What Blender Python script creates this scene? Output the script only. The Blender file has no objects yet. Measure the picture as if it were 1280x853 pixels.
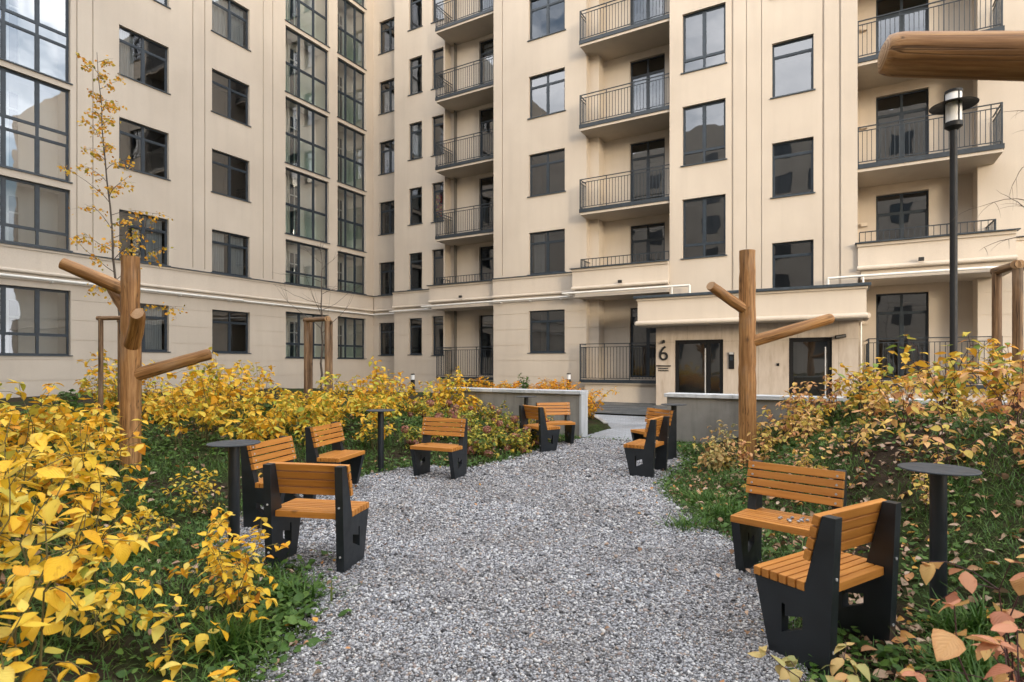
import bpy, math, random
import numpy as np
R = math.radians
rng = np.random.default_rng(7)
random.seed(7)
S = bpy.context.scene
COL = S.collection

# ------------------------------------------------------------------ calibration
F, HOR, EYE = 715.0, 455.0, 1.6
ANG = R(-29.74)
EX = np.array([math.cos(ANG), math.sin(ANG)])          # along the main front, to the right
NX = np.array([-math.sin(ANG), math.cos(ANG)])         # away from the camera
def um(px, w):            # position along the main front at depth w
    r = np.array([(px - 640) / F, 1.0]); return float(w / (NX @ r) * (EX @ r))
LU = -23.6
def wl(px, u=LU):         # position along the left wing
    r = np.array([(px - 640) / F, 1.0]); return float(u / (EX @ r) * (NX @ r))
def b2w(u, w): p = u * EX + w * NX; return float(p[0]), float(p[1])
def w2b(x, y): return x * EX[0] + y * EX[1], x * NX[0] + y * NX[1]

# ------------------------------------------------------------------ helpers
class MB:
    def __init__(s): s.v = []; s.f = []
    def quad(s, a, b, c, d):
        n = len(s.v); s.v += [a, b, c, d]; s.f.append((n, n+1, n+2, n+3))
    def poly(s, pts):
        n = len(s.v); s.v += list(pts); s.f.append(tuple(range(n, n+len(pts))))
    def hexa(s, p):
        n = len(s.v); s.v += p
        for q in ((0,3,2,1),(4,5,6,7),(0,1,5,4),(1,2,6,5),(2,3,7,6),(3,0,4,7)): s.f.append(tuple(n+i for i in q))
    def box(s, x0, x1, y0, y1, z0, z1, f=None):
        p = [(x0,y0,z0),(x1,y0,z0),(x1,y1,z0),(x0,y1,z0),(x0,y0,z1),(x1,y0,z1),(x1,y1,z1),(x0,y1,z1)]
        s.hexa([f(*q) for q in p] if f else p)
    def tube(s, pts, rad, n=10, cap=True, jit=0.0):
        pts = [np.array(p, float) for p in pts]
        if not hasattr(rad, '__len__'): rad = [rad] * len(pts)
        base = len(s.v); up = None
        for i, p in enumerate(pts):
            t = pts[min(i+1, len(pts)-1)] - pts[max(i-1, 0)]; t /= np.linalg.norm(t) + 1e-9
            if up is None:
                up = np.array([0,0,1.0]) if abs(t[2]) < .9 else np.array([1.0,0,0])
            a = np.cross(t, up); a /= np.linalg.norm(a) + 1e-9; b = np.cross(a, t); up = b
            for k in range(n):
                th = 2*math.pi*k/n; r = rad[i] * (1 + (random.uniform(-jit, jit) if jit else 0))
                s.v.append(tuple(p + r * (math.cos(th)*a + math.sin(th)*b)))
        for i in range(len(pts)-1):
            for k in range(n):
                k2 = (k+1) % n
                s.f.append((base+i*n+k, base+i*n+k2, base+(i+1)*n+k2, base+(i+1)*n+k))
        if cap:
            s.f.append(tuple(base+k for k in range(n))[::-1]); e = base+(len(pts)-1)*n
            s.f.append(tuple(e+k for k in range(n)))
    def lathe(s, prof, n=32, c=(0,0)):
        base = len(s.v)
        for r, z in prof:
            for k in range(n):
                th = 2*math.pi*k/n; s.v.append((c[0]+r*math.cos(th), c[1]+r*math.sin(th), z))
        for i in range(len(prof)-1):
            for k in range(n):
                k2 = (k+1) % n; s.f.append((base+i*n+k, base+i*n+k2, base+(i+1)*n+k2, base+(i+1)*n+k))
        s.f.append(tuple(base+k for k in range(n))[::-1]); e = base+(len(prof)-1)*n
        s.f.append(tuple(e+k for k in range(n)))
    def build(s, name, mat, parent=None, smooth=False, bevel=0.0, autos=None):
        me = bpy.data.meshes.new(name); me.from_pydata([tuple(map(float, p)) for p in s.v], [], s.f); me.update()
        if mat: me.materials.append(mat)
        o = bpy.data.objects.new(name, me); COL.objects.link(o)
        if parent: o.parent = parent
        if smooth: me.polygons.foreach_set('use_smooth', [True]*len(me.polygons))
        if autos: me.set_sharp_from_angle(angle=R(autos))
        if bevel:
            m = o.modifiers.new('bevel', 'BEVEL'); m.width = bevel; m.segments = 2; m.limit_method = 'ANGLE'; m.angle_limit = R(40)
        return o

def npmesh(name, V, Fq, mat, parent=None, smooth=True, uv=None):
    """V (n,3), Fq (m,k) constant corner count"""
    me = bpy.data.meshes.new(name); k = Fq.shape[1]
    me.vertices.add(len(V)); me.vertices.foreach_set('co', V.astype(np.float32).ravel())
    me.loops.add(Fq.size); me.loops.foreach_set('vertex_index', Fq.astype(np.int32).ravel())
    me.polygons.add(len(Fq)); me.polygons.foreach_set('loop_start', np.arange(0, Fq.size, k, dtype=np.int32))
    me.update(calc_edges=True)
    if uv is not None:
        l = me.uv_layers.new(name='UVMap'); l.data.foreach_set('uv', uv[Fq.ravel()].astype(np.float32).ravel())
    me.polygons.foreach_set('use_smooth', np.full(len(Fq), smooth))
    me.validate()
    if mat: me.materials.append(mat)
    o = bpy.data.objects.new(name, me); COL.objects.link(o)
    if parent: o.parent = parent
    return o

def tag(o, label=None, cat=None, group=None, kind=None):
    if label: o['label'] = label
    if cat: o['category'] = cat
    if group: o['group'] = group
    if kind: o['kind'] = kind
    return o
def empty(name, loc=(0,0,0), rz=0, **k):
    o = bpy.data.objects.new(name, None); o.empty_display_size = .1; COL.objects.link(o)
    o.location = loc; o.rotation_euler = (0,0,rz); return tag(o, **k)
def copy_tree(o, parent=None):
    c = o.copy(); COL.objects.link(c)
    if parent: c.parent = parent
    for ch in list(o.children): copy_tree(ch, c)
    return c

# ------------------------------------------------------------------ materials
class NT:
    def __init__(s, name):
        s.m = bpy.data.materials.new(name); s.m.use_nodes = True; s.t = s.m.node_tree; s.t.nodes.clear()
        s.out = s.n('ShaderNodeOutputMaterial')
    def n(s, ty, **k):
        x = s.t.nodes.new(ty)
        for a, b in k.items():
            if a.startswith('i_'):
                key = a[2:]
                x.inputs[int(key) if key.isdigit() else key.replace('_', ' ')].default_value = b
            else: setattr(x, a, b)
        return x
    def l(s, a, b): s.t.links.new(a, b)
    def ramp(s, fac, stops, interp='LINEAR'):
        r = s.n('ShaderNodeValToRGB'); r.color_ramp.interpolation = interp; e = r.color_ramp.elements
        while len(e) < len(stops): e.new(.5)
        for q, (p, c) in zip(e, stops): q.position = p; q.color = (*c, 1) if len(c) == 3 else c
        s.l(fac, r.inputs[0]); return r.outputs[0]
    def noise(s, scale, detail=4, vec=None, rough=.55, dim='3D'):
        x = s.n('ShaderNodeTexNoise'); x.inputs['Scale'].default_value = scale; x.inputs['Detail'].default_value = detail; x.inputs['Roughness'].default_value = rough
        if vec: s.l(vec, x.inputs['Vector'])
        return x.outputs[0]
    def mix(s, fac, a, b, mode='MIX'):
        x = s.n('ShaderNodeMix', data_type='RGBA', blend_type=mode)
        for v, i in ((fac,0),(a,6),(b,7)):
            if isinstance(v, (int, float)): x.inputs[i].default_value = v
            elif isinstance(v, tuple): x.inputs[i].default_value = (*v, 1) if len(v) == 3 else v
            else: s.l(v, x.inputs[i])
        return x.outputs[2]
    def coord(s, which='Object', scale=None):
        c = s.n('ShaderNodeTexCoord').outputs[which]
        if scale:
            m = s.n('ShaderNodeMapping'); m.inputs['Scale'].default_value = scale; s.l(c, m.inputs['Vector']); c = m.outputs[0]
        return c
    def pbsdf(s, col, rough=.6, bump=None, bs=.2, bd=.01, metal=0, spec=.5, normal=None):
        p = s.n('ShaderNodeBsdfPrincipled'); p.inputs['Metallic'].default_value = metal; p.inputs['Specular IOR Level'].default_value = spec
        if isinstance(col, tuple): p.inputs['Base Color'].default_value = (*col, 1)
        else: s.l(col, p.inputs['Base Color'])
        if isinstance(rough, (int, float)): p.inputs['Roughness'].default_value = rough
        else: s.l(rough, p.inputs['Roughness'])
        if bump is not None:
            b = s.n('ShaderNodeBump'); b.inputs['Strength'].default_value = bs; b.inputs['Distance'].default_value = bd
            s.l(bump, b.inputs['Height']); s.l(b.outputs[0], p.inputs['Normal'])
        return p
    def end(s, sh): s.l(sh.outputs[0], s.out.inputs[0]); return s.m

def mat_plaster(name, c0, c1):
    t = NT(name); co = t.coord()
    n1 = t.noise(.45, 5, co); streak = t.noise(1.0, 4, t.coord(scale=(3.0, 3.0, .25)))
    col = t.ramp(n1, [(.3, c0), (.7, c1)])
    col = t.mix(t.ramp(streak, [(.45, (0,0,0)), (.75, (.14,.14,.14))]), col, tuple(v*.62 for v in c0))
    fine = t.noise(60, 3, co)
    col = t.mix(.12, col, t.ramp(fine, [(.35, (.2,.17,.14)), (.65, (.9,.85,.8))]), 'OVERLAY')
    return t.end(t.pbsdf(col, .85, t.noise(90, 3, co), .25, .006, spec=.25))
M = {}
M['plaster'] = mat_plaster('beige_plaster', (.475,.42,.358), (.54,.482,.413))
M['trim'] = mat_plaster('pale_plaster_trim', (.53,.468,.40), (.58,.515,.44))
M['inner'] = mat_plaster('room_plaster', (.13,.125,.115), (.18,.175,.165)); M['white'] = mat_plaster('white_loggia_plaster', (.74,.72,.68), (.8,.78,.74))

def mat_metal(name, c, rough=.4, var=.3, spec=.5):
    t = NT(name); co = t.coord(); n = t.noise(7, 5, co)
    col = t.ramp(n, [(.3, tuple(v*(1-var) for v in c)), (.7, tuple(v*(1+var) for v in c))])
    r = t.ramp(t.noise(14, 4, co), [(.3, (rough-.08,)*3), (.7, (rough+.12,)*3)])
    return t.end(t.pbsdf(col, r, t.noise(120, 2, co), .06, .002, spec=spec))
M['frame'] = mat_metal('slate_window_frame', (.017,.027,.039), .42)
M['rail'] = mat_metal('slate_railing', (.019,.027,.036), .45)
M['capm'] = mat_metal('dark_roof_metal', (.035,.048,.062), .4)
M['bench_steel'] = mat_metal('anthracite_steel', (.0125,.0165,.021), .42)
M['table_steel'] = mat_metal('dark_table_steel', (.030,.038,.048), .5)
M['black'] = mat_metal('black_paint', (.007,.007,.008), .5, spec=.3)
M['white_pipe'] = mat_metal('white_pipe_paint', (.70,.69,.66), .4, .06)
M['steel'] = mat_metal('brushed_steel', (.45,.45,.45), .3, .1)
M['sign'] = mat_metal('dark_sign', (.015,.014,.013), .5)

def mat_glass(name, tint, refl, wav=.0045):
    t = NT(name); co = t.coord(scale=(1.0, 1.0, .8))
    b = t.n('ShaderNodeBump'); b.inputs['Strength'].default_value = 1; b.inputs['Distance'].default_value = wav
    t.l(t.noise(1.1, 1.5, co), b.inputs['Height'])
    g = t.n('ShaderNodeBsdfGlossy'); g.inputs['Roughness'].default_value = .015; g.inputs['Color'].default_value = (.92,.95,1,1); t.l(b.outputs[0], g.inputs['Normal'])
    tr = t.n('ShaderNodeBsdfTransparent'); tr.inputs['Color'].default_value = (*tint, 1)
    lw = t.n('ShaderNodeLayerWeight'); lw.inputs['Blend'].default_value = .35
    mp = t.n('ShaderNodeMapRange'); mp.inputs['To Min'].default_value = refl; mp.inputs['To Max'].default_value = 1; t.l(lw.outputs['Fresnel'], mp.inputs['Value'])
    mx = t.n('ShaderNodeMixShader'); t.l(mp.outputs[0], mx.inputs[0]); t.l(tr.outputs[0], mx.inputs[1]); t.l(g.outputs[0], mx.inputs[2])
    return t.end(mx)
M['glass'] = mat_glass('window_glass', (.52,.56,.58), .085)
M['glass_sky'] = mat_glass('sky_reflecting_glass', (.66,.71,.74), .25, .007)
M['glass_bay'] = mat_glass('clear_loggia_glass', (.92,.96,.96), .24)
M['glass_green'] = mat_glass('greenish_loggia_glass', (.68,.83,.81), .20)
t = NT('frosted_green_panel'); M['frost'] = t.end(t.pbsdf(t.ramp(t.noise(2, 3, t.coord()), [(.3,(.38,.47,.46)),(.7,(.5,.58,.56))]), .25))
t = NT('sheer_curtain'); M['curtain'] = t.end(t.pbsdf(t.ramp(t.noise(3, 3, t.coord(scale=(9,9,.4))), [(.3,(.6,.6,.61)),(.7,(.85,.85,.85))]), .9))
t = NT('red_pattern_cloth')
vo = t.n('ShaderNodeTexVoronoi'); vo.inputs['Scale'].default_value = 9; t.l(t.coord(), vo.inputs['Vector'])
M['redcloth'] = t.end(t.pbsdf(t.ramp(vo.outputs['Color'], [(.0,(.5,.02,.02)),(.45,(.6,.03,.03)),(.55,(.7,.35,.05)),(.75,(.05,.04,.12)),(1,(.7,.6,.5))], 'CONSTANT'), .8))

def mat_wood(name, c0, c1, axis='X', rough=.45, sc=1.0):
    t = NT(name)
    s = {'X': (1.2, 22, 22), 'Z': (14, 14, 1.0)}[axis]
    oi = t.n('ShaderNodeObjectInfo'); co = t.n('ShaderNodeTexCoord').outputs['Object']
    ad = t.n('ShaderNodeVectorMath', operation='ADD'); t.l(co, ad.inputs[0])
    ml = t.n('ShaderNodeVectorMath', operation='SCALE'); ml.inputs['Scale'].default_value = 7; ml.inputs[0].default_value = (1,1.7,.6)
    t.l(oi.outputs['Random'], ml.inputs['Scale']); t.l(ml.outputs[0], ad.inputs[1])
    m = t.n('ShaderNodeMapping'); m.inputs['Scale'].default_value = tuple(v*sc for v in s); t.l(ad.outputs[0], m.inputs['Vector'])
    g = t.noise(1.6, 6, m.outputs[0], .62)
    isl = t.n('ShaderNodeNewGeometry').outputs['Random Per Island']
    col = t.ramp(g, [(.25, c0), (.5, tuple((a+b)/2 for a, b in zip(c0, c1))), (.75, c1)])
    col = t.mix(t.ramp(isl, [(0,(0,0,0)),(1,(.45,.45,.45))]), col, tuple(v*.62 for v in c0))
    kn = t.n('ShaderNodeTexVoronoi'); kn.inputs['Scale'].default_value = 2.2; t.l(ad.outputs[0], kn.inputs['Vector'])
    col = t.mix(t.ramp(kn.outputs['Distance'], [(0,(.8,.8,.8)),(.06,(.7,.7,.7)),(.1,(0,0,0))]), col, tuple(v*.3 for v in c0))
    return t.end(t.pbsdf(col, rough, g, .12, .004, spec=.35))
M['slat'] = mat_wood('varnished_orange_wood', (.40,.145,.026), (.65,.29,.062), 'X', .42)
def mat_log(name, c0, c1):
    t = NT(name); oi = t.n('ShaderNodeObjectInfo'); tc = t.n('ShaderNodeTexCoord'); co = tc.outputs['Object']
    off = t.n('ShaderNodeVectorMath', operation='SCALE'); off.inputs[0].default_value = (3,5,9); t.l(oi.outputs['Random'], off.inputs['Scale'])
    ad = t.n('ShaderNodeVectorMath', operation='ADD'); t.l(co, ad.inputs[0]); t.l(off.outputs[0], ad.inputs[1])
    def sc(v):
        m = t.n('ShaderNodeMapping'); m.inputs['Scale'].default_value = v; t.l(ad.outputs[0], m.inputs['Vector']); return m.outputs[0]
    g = t.noise(5.5, 6, sc((5,5,.28)), .65); big = t.noise(1.6, 4, sc((2,2,.8)))
    col = t.ramp(g, [(.30, tuple(v*.55 for v in c0)), (.45, c0), (.60, c1), (.72, tuple(v*1.15 for v in c1))])
    col = t.mix(t.ramp(big, [(.4,(0,0,0)),(.7,(.55,.55,.55))]), col, tuple(v*.6 for v in c0))
    cr = t.ramp(t.noise(4.0, 2, sc((6,6,.14)), .4), [(.478,(0,0,0)),(.5,(.9,.9,.9)),(.522,(0,0,0))])
    col = t.mix(cr, col, tuple(v*.22 for v in c0))
    vo = t.n('ShaderNodeTexVoronoi'); vo.inputs['Scale'].default_value = 3.2; t.l(sc((1,1,.75)), vo.inputs['Vector'])
    col = t.mix(t.ramp(vo.outputs['Distance'], [(0,(.85,.85,.85)),(.07,(.75,.75,.75)),(.12,(.25,.25,.25)),(.2,(0,0,0))]), col, tuple(v*.28 for v in c0))
    col = t.mix(t.ramp(t.noise(2.3, 5, sc((1.5,1.5,.6))), [(.55,(0,0,0)),(.72,(.4,.4,.4))]), col, (.30,.245,.19))
    # end grain where the face looks along the log
    sep = t.n('ShaderNodeSeparateXYZ'); t.l(tc.outputs['Normal'], sep.inputs[0]); ab = t.n('ShaderNodeMath', operation='ABSOLUTE'); t.l(sep.outputs[2], ab.inputs[0])
    wv = t.n('ShaderNodeTexWave', wave_type='RINGS', rings_direction='Z'); wv.inputs['Scale'].default_value = 26; wv.inputs['Distortion'].default_value = 2.5; wv.inputs['Detail'].default_value = 3; t.l(co, wv.inputs['Vector'])
    end = t.ramp(wv.outputs['Fac'], [(0,(.24,.135,.065)),(1,(.46,.29,.155))])
    col = t.mix(t.ramp(ab.outputs[0], [(.75,(0,0,0)),(.85,(1,1,1))]), col, end)
    h = t.mix(.5, g, cr, 'SUBTRACT')
    return t.end(t.pbsdf(col, .55, h, .5, .006, spec=.3))
M['log'] = mat_log('oiled_log', (.29,.138,.048), (.47,.255,.10))
M['stake'] = mat_log('grey_brown_stake', (.16,.092,.05), (.29,.18,.10))

def mat_concrete(name, c0, c1):
    t = NT(name); co = t.coord()
    col = t.ramp(t.noise(1.3, 8, co, .62), [(.25, c0), (.7, c1)])
    col = t.mix(t.ramp(t.noise(2.0, 5, t.coord(scale=(2.5,2.5,.3))), [(.5,(0,0,0)),(.72,(.5,.5,.5))]), col, tuple(v*.45 for v in c0))
    return t.end(t.pbsdf(col, .85, t.noise(45, 5, co), .3, .008, spec=.2))
M['concrete'] = mat_concrete('stained_concrete', (.19,.18,.165), (.31,.30,.275))
M['cap'] = mat_concrete('pale_stone_cap', (.42,.44,.46), (.58,.60,.62))
M['kerb'] = mat_concrete('kerb_stone', (.34,.33,.31), (.45,.44,.42))
# travertine
t = NT('travertine_tiles'); co = t.coord()
br = t.n('ShaderNodeTexBrick', offset=0.0); br.inputs['Scale'].default_value = 1; br.inputs['Mortar Size'].default_value = .004
br.inputs['Brick Width'].default_value = 1.2; br.inputs['Row Height'].default_value = 2.4
mp = t.n('ShaderNodeMapping'); mp.inputs['Rotation'].default_value = (R(90), 0, 0); t.l(co, mp.inputs['Vector']); t.l(mp.outputs[0], br.inputs['Vector'])
g = t.noise(2.2, 7, t.coord(scale=(2.6, 2.6, .55)), .65)
col = t.ramp(g, [(.22,(.36,.295,.235)),(.45,(.46,.39,.325)),(.68,(.53,.465,.40))])
col = t.mix(br.outputs['Fac'], col, (.2,.16,.12))
M['travertine'] = t.end(t.pbsdf(col, .4, g, .05, .004))
# pavers
def mat_pavers(name, c0, c1, c2, bw, rh, rot=ANG):
    t = NT(name); co = t.coord(); br = t.n('ShaderNodeTexBrick'); mp = t.n('ShaderNodeMapping'); mp.inputs['Rotation'].default_value = (0,0,-rot)
    t.l(co, mp.inputs['Vector']); t.l(mp.outputs[0], br.inputs['Vector'])
    br.inputs['Scale'].default_value = 1; br.inputs['Brick Width'].default_value = bw; br.inputs['Row Height'].default_value = rh; br.inputs['Mortar Size'].default_value = .006; br.inputs['Bias'].default_value = 0
    br.inputs['Color1'].default_value = (*c0,1); br.inputs['Color2'].default_value = (*c1,1); br.inputs['Mortar'].default_value = (*c2,1)
    col = t.mix(t.ramp(t.noise(1.2, 6, co), [(.4,(0,0,0)),(.7,(.55,.55,.55))]), br.outputs['Color'], tuple(v*.55 for v in c0))
    inv = t.n('ShaderNodeMath', operation='SUBTRACT'); inv.inputs[0].default_value = 1; t.l(br.outputs['Fac'], inv.inputs[1])
    rg = t.ramp(t.noise(.9, 4, co), [(.35,(.3,.3,.3)),(.65,(.75,.75,.75))])
    return t.end(t.pbsdf(col, rg, inv.outputs[0], .5, .006))
M['paver'] = mat_pavers('pale_pavers', (.40,.42,.45), (.30,.32,.35), (.12,.12,.12), .24, .12)
M['paver_wet_shade'] = mat_pavers('wet_shaded_pavers', (.10,.11,.115), (.07,.075,.08), (.02,.02,.02), .3, .15)  # dark tone holds the canopy's shadow as well as wet paving

PEB = [(0,(.05,.05,.055)),(.05,(.12,.125,.135)),(.14,(.21,.215,.235)),(.26,(.32,.33,.36)),(.42,(.41,.42,.445)),(.58,(.50,.505,.52)),(.70,(.31,.255,.235)),(.75,(.24,.235,.24)),(.85,(.60,.605,.61)),(.93,(.38,.31,.26)),(.97,(.66,.65,.64)),(1,(.30,.16,.125))]
t = NT('pebbles'); isl = t.n('ShaderNodeNewGeometry').outputs['Random Per Island']
col = t.ramp(isl, PEB, 'CONSTANT'); col = t.mix(.3, col, t.ramp(t.noise(160, 3, t.coord()), [(.3,(.1,.1,.1)),(.7,(.8,.8,.8))]), 'OVERLAY'); pco = t.coord()
col = t.mix(t.ramp(t.noise(.9, 5, pco), [(.40,(0,0,0)),(.62,(.8,.8,.8))]), col, t.mix(1.0, col, (.74,.71,.68), 'MULTIPLY'))
col = t.mix(t.ramp(t.noise(3.1, 4, pco), [(.55,(0,0,0)),(.72,(.5,.5,.5))]), col, t.mix(1.0, col, (.62,.60,.60), 'MULTIPLY'))
M['pebble'] = t.end(t.pbsdf(col, .7, spec=.3))
t = NT('gravel_bed'); vo = t.n('ShaderNodeTexVoronoi'); vo.inputs['Scale'].default_value = 62; t.l(t.coord(), vo.inputs['Vector'])
sx = t.n('ShaderNodeSeparateColor'); t.l(vo.outputs['Color'], sx.inputs[0])
col = t.ramp(sx.outputs[0], PEB, 'CONSTANT')
col = t.mix(t.ramp(vo.outputs['Distance'], [(.25,(0,0,0)),(.6,(.85,.85,.85))]), col, (.05,.047,.045))
inv = t.n('ShaderNodeMath', operation='SUBTRACT'); inv.inputs[0].default_value = 1; t.l(vo.outputs['Distance'], inv.inputs[1])
M['gravel'] = t.end(t.pbsdf(col, .85, inv.outputs[0], 1, .012, spec=.2))
t = NT('garden_soil'); co = t.coord()
col = t.ramp(t.noise(5, 8, co, .65), [(.3,(.018,.012,.008)),(.6,(.045,.032,.022)),(.8,(.075,.055,.038))])
col = t.mix(t.ramp(t.noise(1.1, 6, co), [(.42,(0,0,0)),(.6,(.75,.75,.75))]), col, t.ramp(t.noise(25, 5, co), [(.3,(.012,.022,.006)),(.7,(.045,.075,.018))]))
M['soil'] = t.end(t.pbsdf(col, .95, t.noise(35, 8, co, .7), .9, .03, spec=.1))

def mat_leaf(name, stops, trans=.3, vein=True, spots=.5, rough=.5, hv=.25):
    t = NT(name); geo = t.n('ShaderNodeNewGeometry'); isl = geo.outputs['Random Per Island']; oi = t.n('ShaderNodeObjectInfo')
    a = t.n('ShaderNodeMath', operation='MULTIPLY'); a.inputs[1].default_value = hv; t.l(oi.outputs['Random'], a.inputs[0])
    b = t.n('ShaderNodeMath', operation='MULTIPLY_ADD'); b.inputs[1].default_value = 1 - hv; t.l(isl, b.inputs[0]); t.l(a.outputs[0], b.inputs[2])
    col = t.ramp(b.outputs[0], stops); bump = None
    uvn = t.n('ShaderNodeUVMap'); sp = t.n('ShaderNodeSeparateXYZ'); t.l(uvn.outputs[0], sp.inputs[0])
    if vein:
        ab = t.n('ShaderNodeMath', operation='ABSOLUTE'); t.l(sp.outputs[0], ab.inputs[0])
        k = t.n('ShaderNodeMath', operation='MULTIPLY_ADD'); k.inputs[1].default_value = -.55; t.l(ab.outputs[0], k.inputs[0]); t.l(sp.outputs[1], k.inputs[2])
        w = t.n('ShaderNodeMath', operation='MULTIPLY'); w.inputs[1].default_value = 44; t.l(k.outputs[0], w.inputs[0])
        sn = t.n('ShaderNodeMath', operation='SINE'); t.l(w.outputs[0], sn.inputs[0]); bump = sn.outputs[0]
        mid = t.ramp(ab.outputs[0], [(0,(.45,.45,.45)),(.05,(0,0,0))])
        col = t.mix(mid, col, t.mix(1.0, col, (1.0,.95,.7), 'MULTIPLY'))
        edge = t.ramp(ab.outputs[0], [(.55,(0,0,0)),(1,(.35,.35,.35))])
        col = t.mix(edge, col, t.mix(1.0, col, (.8,.5,.35), 'MULTIPLY'))
    nn = t.noise(26, 4, t.coord())
    col = t.mix(t.ramp(nn, [(.6,(0,0,0)),(.72,(spots,spots,spots))]), col, t.mix(1.0, col, (.45,.28,.2), 'MULTIPLY'))
    p = t.pbsdf(col, rough, bump, .25, .004, spec=.3)
    tl = t.n('ShaderNodeBsdfTranslucent'); t.l(col, tl.inputs[0])
    mx = t.n('ShaderNodeMixShader'); mx.inputs[0].default_value = trans; t.l(p.outputs[0], mx.inputs[1]); t.l(tl.outputs[0], mx.inputs[2])
    return t.end(mx)
Y0, Y1, Y2, OR, GR, BR = (.76,.60,.13), (.82,.57,.05), (.80,.47,.025), (.68,.27,.015), (.34,.40,.06), (.32,.14,.03)
M['leaf_yellow'] = mat_leaf('yellow_dogwood_leaf', [(0,GR),(.07,(.45,.45,.06)),(.2,Y0),(.45,Y1),(.75,Y2),(.93,OR),(1,BR)])
M['leaf_hedge'] = mat_leaf('yellow_green_hedge_leaf', [(0,(.12,.20,.03)),(.14,(.34,.40,.05)),(.28,(.66,.56,.08)),(.5,(.80,.52,.05)),(.78,(.76,.38,.02)),(1,(.5,.18,.02))])
M['leaf_orange'] = mat_leaf('orange_spirea_leaf', [(0,(.45,.40,.05)),(.3,(.72,.40,.02)),(.7,(.70,.30,.015)),(1,(.5,.14,.015))])
M['leaf_peach'] = mat_leaf('peach_dogwood_leaf', [(0,(.34,.40,.10)),(.16,(.66,.54,.12)),(.36,(.74,.52,.13)),(.58,(.74,.46,.20)),(.8,(.68,.36,.18)),(.93,(.62,.26,.10)),(1,(.38,.14,.06))], rough=.55)
M['leaf_amber'] = mat_leaf('amber_and_green_leaf', [(0,(.07,.18,.05)),(.22,(.22,.33,.07)),(.33,(.62,.52,.08)),(.6,(.76,.46,.05)),(.85,(.70,.32,.06)),(1,(.45,.16,.03))])
M['leaf_pink'] = mat_leaf('pinkish_peach_leaf', [(0,(.60,.42,.14)),(.2,(.70,.42,.17)),(.5,(.68,.35,.20)),(.8,(.62,.28,.17)),(1,(.42,.15,.09))], rough=.55, hv=.1)
M['leaf_pale'] = mat_leaf('pale_cream_leaf', [(0,(.22,.26,.10)),(.3,(.50,.44,.17)),(.6,(.62,.44,.18)),(.85,(.62,.34,.14)),(1,(.5,.22,.1))])
M['leaf_hyd'] = mat_leaf('hydrangea_leaf', [(0,(.06,.13,.025)),(.3,(.15,.23,.035)),(.5,(.45,.44,.07)),(.85,(.70,.46,.06)),(1,(.45,.16,.05))])
M['petal'] = mat_leaf('faded_pink_petal', [(0,(.19,.07,.045)),(.35,(.34,.13,.10)),(.65,(.46,.22,.16)),(1,(.58,.48,.32))], vein=False, spots=.2)
M['leaf_green'] = mat_leaf('green_weed_leaf', [(0,(.03,.075,.015)),(.5,(.065,.14,.025)),(.85,(.12,.21,.04)),(1,(.24,.28,.06))], trans=.25, spots=.2)
M['leaf_birch'] = mat_leaf('birch_leaf', [(0,(.12,.15,.03)),(.22,(.28,.27,.04)),(.4,(.64,.42,.05)),(.75,(.70,.34,.025)),(1,(.45,.16,.02))], vein=False)
M['grass'] = mat_leaf('grass_blade', [(0,(.03,.075,.012)),(.55,(.065,.145,.024)),(.88,(.12,.20,.04)),(1,(.30,.27,.11))], trans=.25, vein=False, spots=.1)
M['litter'] = mat_leaf('fallen_leaf', [(0,(.10,.05,.03)),(.2,(.24,.14,.08)),(.4,(.42,.29,.2)),(.6,(.52,.40,.31)),(.75,(.5,.24,.09)),(.88,(.62,.36,.04)),(1,(.3,.08,.05))], trans=.12, rough=.7, spots=.4)
t = NT('young_bark'); M['bark'] = t.end(t.pbsdf(t.ramp(t.noise(9, 5, t.coord(scale=(4,4,1))), [(.3,(.045,.035,.028)),(.7,(.13,.105,.085))]), .85, t.noise(40,4,t.coord()), .4, .01))
t = NT('olive_twig'); M['twig'] = t.end(t.pbsdf(t.ramp(t.noise(9, 3, t.coord()), [(.3,(.07,.06,.02)),(.7,(.17,.14,.05))]), .7))
t = NT('wine_red_twig'); M['twig_red'] = t.end(t.pbsdf(t.ramp(t.noise(9, 3, t.coord()), [(.3,(.035,.012,.014)),(.7,(.09,.03,.03))]), .6))
t = NT('lamp_opal_glass'); M['opal'] = t.end(t.pbsdf((.72,.73,.74), .3))

# ------------------------------------------------------------------ camera, world, sun
cam = bpy.data.objects.new('camera', bpy.data.cameras.new('camera')); COL.objects.link(cam); S.camera = cam
cam.location = (0,0,EYE); cam.rotation_euler = (R(90),0,0)
cam.data.sensor_width = 36; cam.data.lens = 36*F/1280; cam.data.shift_y = (HOR-426.5)/1280; cam.data.clip_end = 2000; cam.data.clip_start = .05
cam.data.dof.use_dof = True; cam.data.dof.focus_distance = 7; cam.data.dof.aperture_fstop = 4.5
sd = -1.25*EX + 1.1*NX                                   # the light travels left and into the scene
sun_el = math.atan2(.27, 1.665)
sun = bpy.data.objects.new('sun', bpy.data.lights.new('sun', 'SUN')); COL.objects.link(sun)
sun.data.energy = .54; sun.data.angle = R(10); sun.data.color = (1, .85, .64)
toward = np.array([-sd[0], -sd[1]]); az = math.atan2(toward[1], toward[0])
sun.rotation_euler = (R(90)-sun_el, 0, az + R(90))
W = bpy.data.worlds.new('World'); S.world = W; W.use_nodes = True; wt = W.node_tree; wt.nodes.clear()
def wn(ty, **k):
    x = wt.nodes.new(ty)
    for a, b in k.items(): setattr(x, a, b)
    return x
sky = wn('ShaderNodeTexSky', sky_type='NISHITA', sun_disc=False, sun_elevation=sun_el, sun_rotation=math.atan2(toward[0], toward[1]), dust_density=2.5, air_density=1.0, ozone_density=1.2)
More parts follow.
